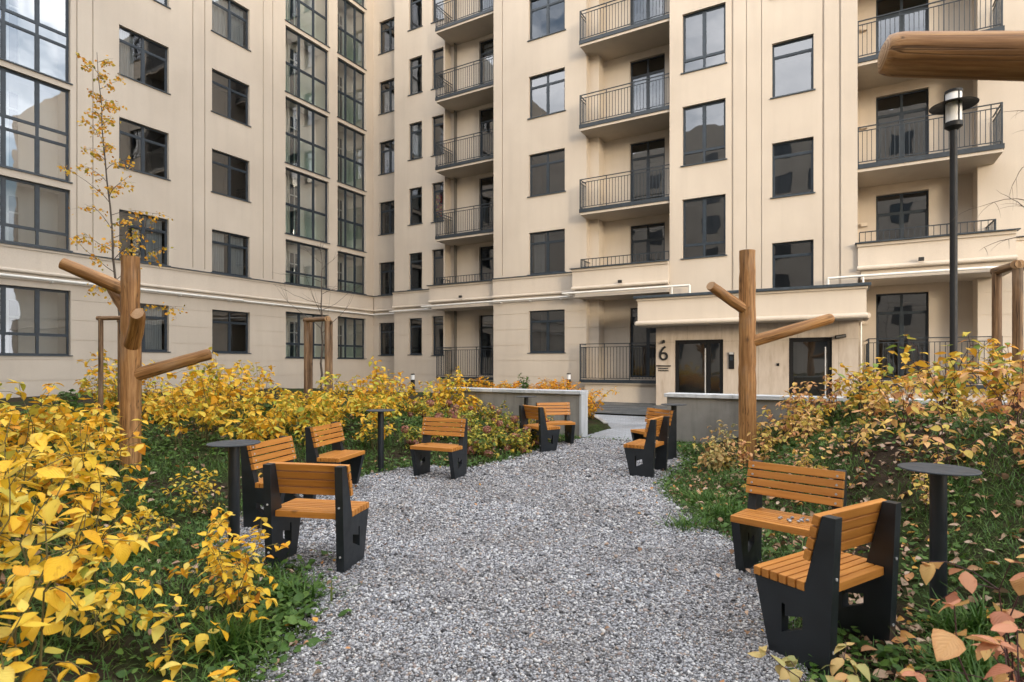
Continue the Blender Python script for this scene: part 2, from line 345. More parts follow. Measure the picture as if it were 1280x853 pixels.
tc = wn('ShaderNodeTexCoord'); mp = wn('ShaderNodeMapping'); mp.inputs['Scale'].default_value = (1,1,2.2); wt.links.new(tc.outputs['Generated'], mp.inputs[0])
no = wn('ShaderNodeTexNoise'); no.inputs['Scale'].default_value = 2.6; no.inputs['Detail'].default_value = 7; no.inputs['Roughness'].default_value = .58; wt.links.new(mp.outputs[0], no.inputs['Vector'])
rp = wn('ShaderNodeValToRGB'); rp.color_ramp.elements[0].position = .38; rp.color_ramp.elements[1].position = .60; wt.links.new(no.outputs[0], rp.inputs[0])
mx = wn('ShaderNodeMix', data_type='RGBA'); wt.links.new(rp.outputs[0], mx.inputs[0]); wt.links.new(sky.outputs[0], mx.inputs[6]); mx.inputs[7].default_value = (8.6, 8.5, 8.5, 1)
bg = wn('ShaderNodeBackground'); bg.inputs['Strength'].default_value = .15; wt.links.new(mx.outputs[2], bg.inputs[0])
wo = wn('ShaderNodeOutputWorld'); wt.links.new(bg.outputs[0], wo.inputs[0])
S.view_settings.view_transform = 'Standard'; S.view_settings.look = 'None'; S.view_settings.gamma = 1; S.view_settings.exposure = 1.84
S.view_settings.use_curve_mapping = False
S.cycles.max_bounces = 8; S.cycles.transparent_max_bounces = 12; S.cycles.use_denoising = True; S.cycles.caustics_reflective = False; S.cycles.caustics_refractive = False

# ------------------------------------------------------------------ ground shape
PATH = [(-1.25,-4),(-1.25,1.5),(-1.285,2.87),(-1.25,3.2),(-1.24,3.45),(-1.36,3.95),(-1.65,4.5),(-2.1,4.72),(-2.55,4.95),(-2.85,5.4),(-2.85,6.2),(-2.65,6.8),(-2.5,7.4),(-2.2,8.0),(-1.75,8.75),
        (-1.35,8.95),(-.64,8.8),(0,9.6),(.45,10.6),(.78,11.3),(1.55,12.35),(3.05,11.62),(3.02,10.4),(2.85,9.4),(2.35,8.45),(1.98,7.6),(1.85,6.9),(1.9,6.1),(1.9,5.6),(2.05,5.05),(2.0,4.6),(1.9,4.2),(1.6,3.4),(1.5,2.9),(1.5,1.5),(1.5,-4)]
PA = np.array(PATH); PB = np.roll(PA, -1, 0)
def pdist(x, y):
    p = np.stack([np.ravel(x), np.ravel(y)], 1); d = np.full(len(p), 1e9); ins = np.zeros(len(p), bool)
    for a, b in zip(PA, PB):
        ab = b - a; t = np.clip(((p - a) @ ab) / (ab @ ab), 0, 1); d = np.minimum(d, np.linalg.norm(p - a - t[:,None]*ab, axis=1))
        c = ((a[1] > p[:,1]) != (b[1] > p[:,1])) & (p[:,0] < (b[0]-a[0]) * (p[:,1]-a[1]) / (b[1]-a[1] + 1e-12) + a[0]); ins ^= c
    return np.where(ins, -d, d).reshape(np.shape(x))
def sm(t): t = np.clip(t, 0, 1); return t*t*(3-2*t)
def gz(x, y):
    x = np.asarray(x, float); y = np.asarray(y, float); d = pdist(x, y); u, w = w2b(x, y)
    bump = .03*np.sin(2.1*x+.7)*np.cos(1.7*y) + .02*np.sin(4.3*x+1.9*y)
    left = .42*sm((d-.05)/3.0) + .26*sm((d-3)/4) + bump*sm(d/.7)
    right = .93*sm((d-.55)/2.5) + bump*sm(d/.7)
    side = sm((x - .25)/.8)
    front = left*(1-side) + right*side
    ue = -4.95-np.maximum(0,w-13.4)*.567; walk = (u > ue) & (u < -2.9)
    back = np.where(walk, -.03, np.where(u <= ue, (.08+.42*sm((ue-u-.1)/1.5))*(1-sm((w-15.2)/1.4)) + .05, .38*(1-sm((w-15)/1.5))))
    lf = sm((-20.5-u)/2.2)
    z = np.where(w < 11.75, front, np.where(u < -8.4, front*(1-sm((w-14.5)/2.5)), back))
    z = z*(1-lf) + .05*lf
    return np.where(d < 0, -.02, z)
xs = np.unique(np.concatenate([np.arange(-9,9.01,.14), np.linspace(-140,-9,30), np.linspace(9,140,30)]))
ys = np.unique(np.concatenate([np.arange(.5,15.5,.14), np.arange(15.5,34,.5), np.linspace(-120,.5,25), np.linspace(34,150,20)]))
GX, GY = np.meshgrid(xs, ys, indexing='ij'); GZ = gz(GX, GY)
V = np.stack([GX.ravel(), GY.ravel(), GZ.ravel()], 1); ni, nj = GX.shape
ii, jj = np.meshgrid(np.arange(ni-1), np.arange(nj-1), indexing='ij'); b = (ii*nj+jj).ravel()
o = npmesh('ground', V, np.stack([b, b+nj, b+nj+1, b+1], 1), M['soil']); tag(o, kind='structure')
# gravel sheet
m = MB(); m.poly([(p[0], p[1], .0) for p in PATH]); o = m.build('gravel_path', M['gravel']); tag(o, kind='structure')
# pavement sheets (building frame)
def bpoly(name, pts, z, mat):
    m = MB(); m.poly([(*b2w(*p), z) for p in pts]); return tag(m.build(name, mat), kind='structure')
bpoly('paved_walkway', [(-4.9,11.62),(-3.05,11.62),(-3.05,17.0),(-7.0,17.0),(-4.9,13.5)], .004, M['paver'])
bpoly('pavement', [(-21,17.0),(9,17.0),(9,24.6),(-21,24.6)], .055, M['paver_wet_shade'])

# ------------------------------------------------------------------ pebbles
phi = (1+5**.5)/2
ICO = np.array([(-1,phi,0),(1,phi,0),(-1,-phi,0),(1,-phi,0),(0,-1,phi),(0,1,phi),(0,-1,-phi),(0,1,-phi),(phi,0,-1),(phi,0,1),(-phi,0,-1),(-phi,0,1)]) / math.sqrt(1+phi*phi)
ICF = np.array([(0,11,5),(0,5,1),(0,1,7),(0,7,10),(0,10,11),(1,5,9),(5,11,4),(11,10,2),(10,7,6),(7,1,8),(3,9,4),(3,4,2),(3,2,6),(3,6,8),(3,8,9),(4,9,5),(2,4,11),(6,2,10),(8,6,7),(9,8,1)])
def pebbles(name, pos, size):
    n = len(pos); ax = size[:,None] * np.stack([rng.uniform(.75,1.3,n), rng.uniform(.7,1.1,n), rng.uniform(.45,.75,n)], 1)
    th = rng.uniform(0,2*np.pi,n); c, s = np.cos(th), np.sin(th)
    v = ICO[None]*ax[:,None,:] * rng.uniform(.85,1.15,(n,12,1))
    tl = rng.normal(0,.25,n); x, y, z = v[...,0], v[...,1], v[...,2]
    z2 = z + tl[:,None]*x
    V = np.stack([x*c[:,None]-y*s[:,None], x*s[:,None]+y*c[:,None], z2], -1) + pos[:,None,:]
    Fq = (ICF[None] + 12*np.arange(n)[:,None,None]).reshape(-1,3)
    return npmesh(name, V.reshape(-1,3), Fq, M['pebble'])
P = []; Z = []
for (y0, y1, dens, sz) in ((2.2,3.6,9000,.0060),(3.6,5.5,6400,.0072),(5.5,8.0,3600,.0090),(8.0,12.4,1900,.0115)):
    x0, x1 = -3.0, 3.2; n = int(dens*(x1-x0)*(y1-y0)); x = rng.uniform(x0,x1,n); y = rng.uniform(y0,y1,n)
    d = pdist(x, y); k = (d < rng.exponential(.05, n) - .02) & (np.abs(x) < y*.95+.3); x, y = x[k], y[k]
    s = sz*np.exp(rng.normal(0,.33,len(x))); P.append(np.stack([x, y, np.maximum(gz(x,y),0) + s*rng.uniform(.0,.55,len(x))], 1)); Z.append(s)
tag(pebbles('gravel', np.concatenate(P), np.concatenate(Z)), kind='stuff')

# ------------------------------------------------------------------ leaves
LT = np.array([0,.14,.34,.58,.80,1.0]); LWd = np.array([.03,.62,1.0,.86,.48,.02])
def leafset(pos, d, nrm, size, width=.3, fold=.25, curl=.35, cj=.45):
    """pos base points, d unit directions, nrm approx normals"""
    n = len(pos); d = d/np.linalg.norm(d,axis=1,keepdims=True)
    side = np.cross(d, nrm); side /= np.linalg.norm(side,axis=1,keepdims=True)+1e-9; up = np.cross(side, d)
    wv = width*rng.uniform(.8,1.2,n); cu = curl + rng.normal(0,cj,n); fo = fold*rng.uniform(.1,2.2,n); tw = rng.normal(0,.4,n)
    t = LT[None,:]; a = cu[:,None]*t
    along = np.where(np.abs(cu[:,None])>1e-3, np.sin(a)/np.where(np.abs(cu[:,None])>1e-3,cu[:,None],1), t); drop = -(1-np.cos(a))/np.where(np.abs(cu[:,None])>1e-3,cu[:,None],1)
    verts = []
    for sgn in (-1,0,1):
        wd = sgn*wv[:,None]*LWd[None,:]; lift = np.abs(wd)*fo[:,None] + wd*tw[:,None]*t
        verts.append(pos[:,None,:] + size[:,None,None]*(along[...,None]*d[:,None,:] + wd[...,None]*side[:,None,:] + (drop+lift)[...,None]*up[:,None,:]))
    V = np.stack(verts, 2)                                  # n,6,3,3
    uv = np.stack(np.broadcast_arrays(np.array([-1.,0,1.])[None,None,:], LT[None,:,None], ), -1); uv = np.broadcast_to(uv, (n,6,3,2))
    q = []
    for r in range(5):
        for c in range(2):
            i = r*3+c; q.append((i, i+1, i+4, i+3))
    Fq = (np.array(q)[None] + 18*np.arange(n)[:,None,None]).reshape(-1,4)
    return V.reshape(-1,3), Fq, uv.reshape(-1,2)
def norm(v): return v/(np.linalg.norm(v,axis=-1,keepdims=True)+1e-9)

def shrub(name, h, spread, nst, leaf, lmat, tmat, dens=1.0, droop=.5, start=.3, twigr=.005, wid=.3, bare=.0, flowers=0):
    root = empty(name); m = MB(); pos=[]; dr=[]; nr=[]; sz=[]; tips=[]
    for k in range(nst):
        th = 2*math.pi*(k+random.random())/nst; lean = random.uniform(.1,1)*spread; hh = h*random.uniform(.6,1.05)
        b = np.array([random.uniform(-.08,.08), random.uniform(-.08,.08), -.04]); dirx = np.array([math.cos(th), math.sin(th), 0])
        pts = []; N = 7
        for i in range(N):
            s = i/(N-1); pts.append(b + dirx*lean*s**1.5 + np.array([0,0,hh*(s - .12*s*s)]) + np.array([random.gauss(0,.012),random.gauss(0,.012),0])*min(i,2))
        m.tube(pts, [twigr*(1.1-.75*i/(N-1)) for i in range(N)], 5, False); tips.append(pts[-1])
        branches = [(pts, start)]
        for q in range(random.randint(1,3)):
            i = random.randint(2,N-2); p0 = pts[i]; th2 = th+random.uniform(-1.3,1.3); L = h*random.uniform(.15,.36)
            dd = np.array([math.cos(th2), math.sin(th2), random.uniform(.3,1.1)]); dd /= np.linalg.norm(dd)
            bp = [p0 + dd*L*s/3 + np.array([0,0,-.02*s*s]) for s in range(4)]; m.tube(bp, [twigr*.6,twigr*.5,twigr*.4,twigr*.25], 4, False); branches.append((bp, .2)); tips.append(bp[-1])
        for bp, st in branches:
            bp = np.array(bp); L = np.linalg.norm(np.diff(bp,axis=0),axis=1).sum(); nn = max(2,int(L*(1-st)/(leaf*.62)*dens)); rot = random.random()*6
            for j in range(nn):
                s = st+(1-st)*(j+random.random()*.6)/nn; s = min(s,1); fi = s*(len(bp)-1); i0 = min(int(fi), len(bp)-2); p = bp[i0]+(bp[i0+1]-bp[i0])*(fi-i0); tg = norm(bp[i0+1]-bp[i0])
                rot += 1.57+random.gauss(0,.3)
                if random.random() < bare: continue
                for sg in (0, math.pi):
                    if random.random() < .12: continue
                    a = rot+sg; o = np.array([math.cos(a), math.sin(a), 0]); o = norm(o - (o@tg)*tg*.5)
                    dd = norm(o + tg*random.uniform(.1,.6) + np.array([0,0,-droop*random.uniform(.3,1.5)]))
                    pos.append(p + dd*leaf*.12); dr.append(dd); nr.append(norm(np.array([0,0,1.0]) + np.random.default_rng(len(pos)).normal(0,.35,3) - dd*.2)); sz.append(leaf*random.uniform(.6,1.2)*(.75+.35*s))
            for q in range(random.randint(2,4)):
                a = random.random()*6.28; dd = norm(np.array([math.cos(a), math.sin(a), random.uniform(-.9,.5)])); pos.append(bp[-1]); dr.append(dd); nr.append(np.array([0,.1,1.0])); sz.append(leaf*random.uniform(.5,1.0))
    m.build('stem', M[tmat], root, True)
    V, Fq, uv = leafset(np.array(pos), np.array(dr), np.array(nr), np.array(sz), wid)
    npmesh('foliage', V, Fq, M[lmat], root, True, uv)
    if flowers:
        for p in random.sample(tips, min(flowers, len(tips))):
            n = 95; r = random.uniform(.06,.095); q = norm(rng.normal(0,1,(n,3))); pp = p + q*r*np.array([1,1,.85])*rng.uniform(.75,1,(n,1))
            tdir = norm(np.cross(q, rng.normal(0,1,(n,3))))
            V, Fq, uv = leafset(pp, tdir, q, np.full(n,.036), .42, .1, .3); npmesh('flower_head', V, Fq, M['petal'], root, True, uv)
    return root

def protos(n, name, h, spread, nst, *a, vary=0, **k):
    out = []
    for i in range(n):
        q = random.uniform(1-vary, 1+vary) if vary else 1
        out.append(shrub(name, h*q, spread*random.uniform(1-vary*.6, 1+vary), max(2, int(round(nst*random.uniform(1-vary, 1+vary*.6)))), *a, **k))
    return out
class Plant:
    def __init__(s, ps): s.ps = ps; s.used = set(); s.i = 0
    def put(s, x, y, label, cat, group=None, sc=1.0, zs=1.0, which=None):
        i = (s.i if which is None else which) % len(s.ps); s.i += 1; p = s.ps[i]
        o = p if i not in s.used else copy_tree(p); s.used.add(i)
        o.location = (x, y, float(gz(x,y))-.01); o.rotation_euler = (random.gauss(0,.04), random.gauss(0,.04), random.uniform(0,6.28)); k = sc*random.uniform(.9,1.1); o.scale = (k,k,k*zs)
        tag(o, label, cat, group); return o
    def done(s):
        for i, p in enumerate(s.ps):
            if i not in s.used:
                for c in list(p.children): bpy.data.objects.remove(c)
                bpy.data.objects.remove(p)

near = Plant(protos(7, 'dogwood_shrub', 1.1, .46, 7, .115, 'leaf_yellow', 'twig', .62, .65, .36, .0058, .3, .12, vary=.25))
G1 = 'big yellow dogwoods in the near left bed'
for x, y, sc, lab in ((-1.72,1.8,.86,'tall yellow dogwood shrub nearest the camera in the lower left corner'),(-2.0,2.25,1.0,'large yellow dogwood shrub just behind the nearest one on the left'),
                 (-2.55,2.85,1.0,'bushy yellow dogwood shrub in front of the wooden post with four stubs'),(-2.15,3.05,.72,'low yellow dogwood shrub leaning over leaf litter beside the tall left ones'),
                 (-3.1,3.3,1.05,None),(-2.75,3.75,.9,None),(-3.7,3.9,1.05,None),(-3.35,4.6,1.0,None),(-4.2,4.7,1.0,None),(-3.0,3.0,.9,None),(-2.3,1.7,1.0,None),(-3.9,5.4,.95,None)):
    near.put(x, y, lab or 'yellow dogwood shrub in the dense near left thicket', 'shrub', G1, sc)
sprout = Plant(protos(2, 'dogwood_shrub', .42, .2, 3, .085, 'leaf_yellow', 'twig', .8, .5, .4, .0035, .33))
small = Plant(protos(4, 'dogwood_shrub', .85, .26, 7, .075, 'leaf_yellow', 'twig', .75, .55, .42, .0042, .3))
for x, y, sc, lab in ((-1.62,3.45,1.0,'slender yellow dogwood shrub before the round table beside the near left benches'),(-1.9,3.75,.85,'thin yellow dogwood shrub behind a grass tuft near the left benches'),(-1.35,2.45,.42,'tiny yellow dogwood sprout above leaf litter at the bottom left'),(-1.75,3.05,.5,'small yellow dogwood sprout on the dark soil left of the grass tuft'),
                      (-2.95,4.6,.75,'yellow dogwood sapling on the grass slope left of the round table'),(-3.3,6.0,.7,'sparse yellow dogwood seedling on the grass slope right of the wooden post')):
    (sprout if sc < .6 else small).put(x, y, lab, 'shrub', None, 1.0 if sc < .6 else sc)
hedge = Plant(protos(9, 'dogwood_shrub', .92, .40, 7, .12, 'leaf_hedge', 'twig', .7, .6, .3, .005, .3, .1, vary=.4))
GH = 'yellow and green dogwoods massed at the back of the left bed'
hp = []
for row, (yb, x0, x1) in enumerate(((9.0,-4.9,-3.0),(9.7,-5.6,-2.5),(10.4,-6.6,-2.3),(11.1,-7.4,-2.1),(11.9,-8.4,-2.1),(12.9,-9.6,-2.6))):
    x = x0
    while x < x1: hp.append((x+random.uniform(-.3,.3), yb+random.uniform(-.35,.35))); x += .60
for row, (yb, x0, x1) in enumerate(((5.8,-5.1,-4.1),(6.6,-6.3,-5.0),(7.4,-6.9,-5.4),(8.2,-7.4,-4.9))):
    x = x0
    while x < x1: hp.append((x+random.uniform(-.3,.3), yb+random.uniform(-.3,.3))); x += .56
for x, y in hp: hedge.put(x, y, 'yellow and green dogwood shrub in the dense back of the left bed', 'shrub', GH, random.uniform(.8,1.2))
hyd = Plant(protos(4, 'hydrangea_shrub', .62, .34, 12, .08, 'leaf_hyd', 'twig', .8, .5, .2, .005, .34, flowers=6))
for x, y in ((-1.35,10.6),(-.75,10.2),(-.2,10.6),(-.9,11.2),(-1.6,11.5),(-.35,11.5),(.15,11.3),(.35,10.9),(-.45,9.75),(.1,10.2),(.6,11.6),(.35,11.9),(-1.1,12.1),(-2.0,12.3),(-.1,12.4),(-1.7,10.1),(.6,12.5),(-.5,12.9)):
    hyd.put(x, y, 'hydrangea with faded pink flower heads on the slope before the concrete wall', 'shrub', 'faded hydrangeas before the left concrete wall', random.uniform(.8,1.1))
oran = Plant(protos(4, 'spirea_shrub', .5, .4, 16, .05, 'leaf_orange', 'twig', 1.5, .3, .2, .004, .32))
for k in range(9):
    x, y = b2w(-8.9+k*.42, 12.55+random.uniform(-.2,.2)); oran.put(x, y, 'orange spirea shrub in the low row behind the left concrete wall', 'shrub', 'orange spireas behind the left concrete wall', random.uniform(1.45,1.75))
gold = Plant(protos(3, 'spirea_shrub', .95, .5, 15, .075, 'leaf_orange', 'twig', 1.0, .35, .12, .005, .34, vary=.15))
for u, w, sc in ((-5.6,13.9,1.0),(-6.2,14.3,1.05),(-5.55,13.2,.85),(-6.8,14.7,1.0),(-6.4,13.4,.9),(-7.3,15.2,1.0)):
    x, y = b2w(u, w); gold.put(x, y, 'golden spirea bush on the kerbed lawn left of the entrance walkway', 'shrub', 'golden spireas by the kerbed walkway', sc)
peach = Plant(protos(5, 'dogwood_shrub', .82, .42, 7, .105, 'leaf_peach', 'twig_red', .62, .6, .35, .005, .29, .15, vary=.35))
for x, y, sc in ((3.3,7.9,.72),(3.9,7.6,.8),(3.2,8.8,.8),(4.4,8.4,.85),(3.9,6.6,.98),(4.6,6.7,1.0),(3.3,6.3,.72),(5.3,6.9,.8),(4.8,7.6,.85),(4.1,5.4,.9),(4.9,5.6,.98),(3.6,4.9,.6),(4.4,4.7,.75)):
    peach.put(x, y, 'peach leaved dogwood shrub on the slope behind the right benches', 'shrub', 'peach dogwoods on the right slope', sc)
for x, y, sc in ((4.1,9.5,1.05),(4.6,9.6,1.1),(5.1,9.2,1.0),(4.35,9.0,.9),(3.5,9.9,.75),(4.9,9.75,1.1),(3.9,8.6,.85)):
    peach.put(x, y, 'peach leaved dogwood shrub on the slope behind the right benches', 'shrub', 'peach dogwoods on the right slope', sc)
tuft = Plant(protos(3, 'dogwood_shrub', .8, .34, 9, .085, 'leaf_pale', 'twig', .5, .5, .62, .004, .34, .2, vary=.25))
for x, y, sc, lab in ((2.95,8.3,1.0,'upright pale yellow dogwood shrub nearest the far right benches'),(3.25,8.75,.9,'upright yellow dogwood shrub just left of the right wooden post'),(3.6,9.6,.95,'yellow dogwood shrub between the right wooden post and the concrete wall')):
    tuft.put(x, y, lab, 'shrub', None, sc)
amber = Plant(protos(6, 'dogwood_shrub', 1.08, .5, 8, .115, 'leaf_amber', 'twig_red', .72, .55, .3, .006, .31, .1, vary=.3))
for x, y, sc in ((5.0,7.9,1.05),(5.6,7.3,1.1),(6.0,8.0,1.1),(5.3,8.7,1.0),(6.3,7.2,1.0),(6.7,7.9,1.0),(4.6,8.9,.8),(6.1,6.6,.85)):
    amber.put(x, y, 'tall amber and green dogwood shrub at the top of the right slope', 'shrub', 'amber dogwoods at the top of the right slope', sc)
random.seed(5); pale = Plant(protos(2, 'dogwood_shrub', .42, .26, 7, .07, 'leaf_pale', 'twig_red', .9, .4, .35, .004, .33))
pale.put(1.44, 2.45, 'small cream leaved dogwood at the foot of the nearest right bench', 'shrub', None, 1.25, which=0)
pale.put(1.30, 2.15, 'low cream and green dogwood at the bottom edge before the nearest right bench', 'shrub', None, .7, which=1)
random.seed(12); front = Plant(protos(2, 'dogwood_shrub', 1.12, .16, 5, .09, 'leaf_pink', 'twig_red', .42, .8, .72, .0052, .33, .3))
front.put(1.40, 1.62, 'pinkish leaved dogwood with dark red stems in the lower right corner', 'shrub', None, 1.0, which=0)
front.put(1.95, 2.15, 'pinkish dogwood behind the corner one beside the right round table', 'shrub', None, .9, which=1)
# the dark green perennial clumps and a small green sapling
gp = Plant(protos(2, 'perennial_plant', .5, .25, 9, .07, 'leaf_green', 'twig', 1.1, .2, .25, .004, .3))
gp.put(-7.6, 9.8, 'dark green perennial behind the yellow thicket near the left wing', 'plant', None, 1.3)
x, y = b2w(-7.9, 14.4); gp.put(x, y, 'green upright sapling behind the left concrete wall beside a bollard', 'plant', None, 1.3, 1.5)
for x,y in ((-2.9,13.3),(-2.3,13.4),(-1.7,13.3),(-3.5,13.6),(-1.2,13.6),(-2.6,12.6),(-1.9,12.7),(-2.7,13.95),(-2.1,13.8),(-1.5,13.75),(-1.0,13.2)): hedge.put(x, y, 'yellow and green dogwood shrub in the dense back of the left bed', 'shrub', GH, random.uniform(.85,1.05))
for p in (near, small, sprout, hedge, hyd, oran, peach, tuft, amber, pale, front, gp, gold): p.done()

# ------------------------------------------------------------------ ground cover
def scatter(n, x0, x1, y0, y1, fn):
    x = rng.uniform(x0,x1,n); y = rng.uniform(y0,y1,n); d = pdist(x,y); u, w = w2b(x,y)
    k = (np.abs(x) < y*.95+.5) & (w < 11.55) & fn(x,y,d) ; return x[k], y[k], d[k]
def patch(x, y, s, ph): return np.sin(s*x+ph)*np.cos(s*.8*y+ph*2)+.6*np.sin(s*2.3*x-s*1.7*y+ph)
# grass blades
X=[];Yv=[];Sz=[]
for (n, y0, y1, h) in ((80000,1.5,4.5,.075),(110000,4.5,8,.095),(90000,8,13.5,.12)):
    x,y,d = scatter(n,-9 if y1>5 else -4.5,8 if y1>5 else 4.5,y0,y1,lambda x,y,d:(d>-.05)&((patch(x,y,1.6,.4)+rng.normal(0,.5,len(x))>-.15)|((d<.35)&(rng.random(len(x))<.5))))
    X.append(x);Yv.append(y);Sz.append(h*rng.uniform(.5,1.6,len(x)))
for cx, cy, n in ((-1.62,3.25,420),(-1.45,3.9,150),(2.3,2.9,500),(2.6,3.3,400),(2.1,2.55,350),(1.75,5.6,200),(2.2,5.9,260),(-2.9,6.9,150),(2.3,6.6,300)):
    X.append(cx+rng.normal(0,.07 if n>300 else .1,n));Yv.append(cy+rng.normal(0,.07,n));Sz.append(rng.uniform(.12,.26,n))
x=np.concatenate(X);y=np.concatenate(Yv);s=np.concatenate(Sz);n=len(x); a=rng.uniform(0,2*np.pi,n); el=rng.uniform(.5,1.4,n)
dd=np.stack([np.cos(a)*np.cos(el),np.sin(a)*np.cos(el),np.sin(el)],1); nn=np.stack([np.cos(a)*-np.sin(el),-np.sin(a)*np.sin(el),np.cos(el)],1)
def blades(pos,d,nrm,size,wd=.03):
    n=len(pos); side=norm(np.cross(d,nrm)); cu=np.abs(rng.normal(.9,.5,n)); T=np.array([0,.35,.7,1.0]); Wd=np.array([1,.9,.6,.04])
    a=cu[:,None]*T; al=np.sin(a)/cu[:,None]; dp=-(1-np.cos(a))/cu[:,None]; up=np.cross(side,d)
    c=pos[:,None,:]+size[:,None,None]*(al[...,None]*d[:,None,:]+dp[...,None]*up[:,None,:]); w_=np.maximum(size*wd,.0022)[:,None,None]*Wd[None,:,None]*side[:,None,:]
    V=np.stack([c-w_,c+w_],2).reshape(-1,3); q=np.array([(0,1,3,2),(2,3,5,4),(4,5,7,6)]); Fq=(q[None]+8*np.arange(n)[:,None,None]).reshape(-1,4)
    uv=np.broadcast_to(np.stack([np.tile([-1.,1.],4),np.repeat(T,2)],1),(n,8,2)).reshape(-1,2)
    return V,Fq,uv
V,Fq,uv=blades(np.stack([x,y,gz(x,y)-.008],1),dd,nn,s)
o=npmesh('grass',V,Fq,M['grass'],None,True,uv); tag(o,kind='stuff')
# weeds
X=[];Yv=[];Sz=[]
for (n,y0,y1,h) in ((12000,1.5,4.5,.040),(22000,4.5,8,.05),(20000,8,13.5,.065)):
    x,y,d=scatter(n,-9 if y1>5 else -4.5,8 if y1>5 else 4.5,y0,y1,lambda x,y,d:(d>-.08)&((patch(x,y,1.3,2.1)+rng.normal(0,.6,len(x))>.25)|((d<.3)&(rng.random(len(x))<.35))))
    X.append(x);Yv.append(y);Sz.append(h*rng.uniform(.5,1.4,len(x)))
for cx,cy,n,ss in ((-1.42,3.6,90,.07),(-1.55,3.95,60,.06),(-1.3,3.25,40,.06),(-1.28,2.9,40,.05),(1.95,3.0,40,.06),(-1.75,4.5,16,.07),(-1.45,4.45,12,.05)):
    X.append(cx+rng.normal(0,.12,n));Yv.append(cy+rng.normal(0,.14,n));Sz.append(ss*rng.uniform(.6,1.3,n))
x=np.concatenate(X);y=np.concatenate(Yv);s=np.concatenate(Sz);n=len(x);a=rng.uniform(0,2*np.pi,n);el=rng.uniform(-.2,.6,n)
dd=np.stack([np.cos(a)*np.cos(el),np.sin(a)*np.cos(el),np.sin(el)],1); nn=norm(np.stack([rng.normal(0,.3,n),rng.normal(0,.3,n),np.ones(n)],1))
V,Fq,uv=leafset(np.stack([x,y,gz(x,y)+rng.uniform(.005,.07,n)],1),dd,nn,s,.4,.15,.4)
o=npmesh('ground_cover',V,Fq,M['leaf_green'],None,True,uv); tag(o,kind='stuff')
# fallen leaves
X=[];Yv=[]
for (n,y0,y1) in ((4200,1.4,4.5),(8500,4.5,8),(5500,8,13)):
    x,y,d=scatter(n,-9 if y1>5 else -4.5,8 if y1>5 else 4.5,y0,y1,lambda x,y,d:(d>.05)&(rng.random(len(x))<np.clip(.40+.20*np.sign(x-1.5)+.45*patch(x,y,1.1,3.3)+.32*((x>2.3)&(y<7.5)),.08,1))); X.append(x);Yv.append(y)
X.append(rng.uniform(-2.2,2.4,130));Yv.append(rng.uniform(2.6,11,130)); _q=np.abs(rng.normal(0,.25,160)); _i=rng.integers(2,len(PATH)-3,160); _t=rng.random(160)[:,None]; _p=PA[_i]*(1-_t)+PA[_i+1]*_t; _c=np.array([.2,6.5])-_p; _p=_p+norm(_c)*_q[:,None]; X.append(_p[:,0]);Yv.append(_p[:,1])
x=np.concatenate(X);y=np.concatenate(Yv);n=len(x);a=rng.uniform(0,2*np.pi,n);el=rng.normal(0,.3,n)
dd=np.stack([np.cos(a)*np.cos(el),np.sin(a)*np.cos(el),np.sin(el)],1); nn=norm(np.stack([rng.normal(0,.35,n),rng.normal(0,.35,n),np.ones(n)],1))
s=.07*rng.uniform(.5,1.3,n); s[-290:]*=.62
V,Fq,uv=leafset(np.stack([x,y,np.maximum(gz(x,y),.0)+rng.uniform(.012,.035,n)],1),dd,nn,s,.33,.5,.5,.8)
o=npmesh('fallen_leaves',V,Fq,M['litter'],None,True,uv); tag(o,kind='stuff')

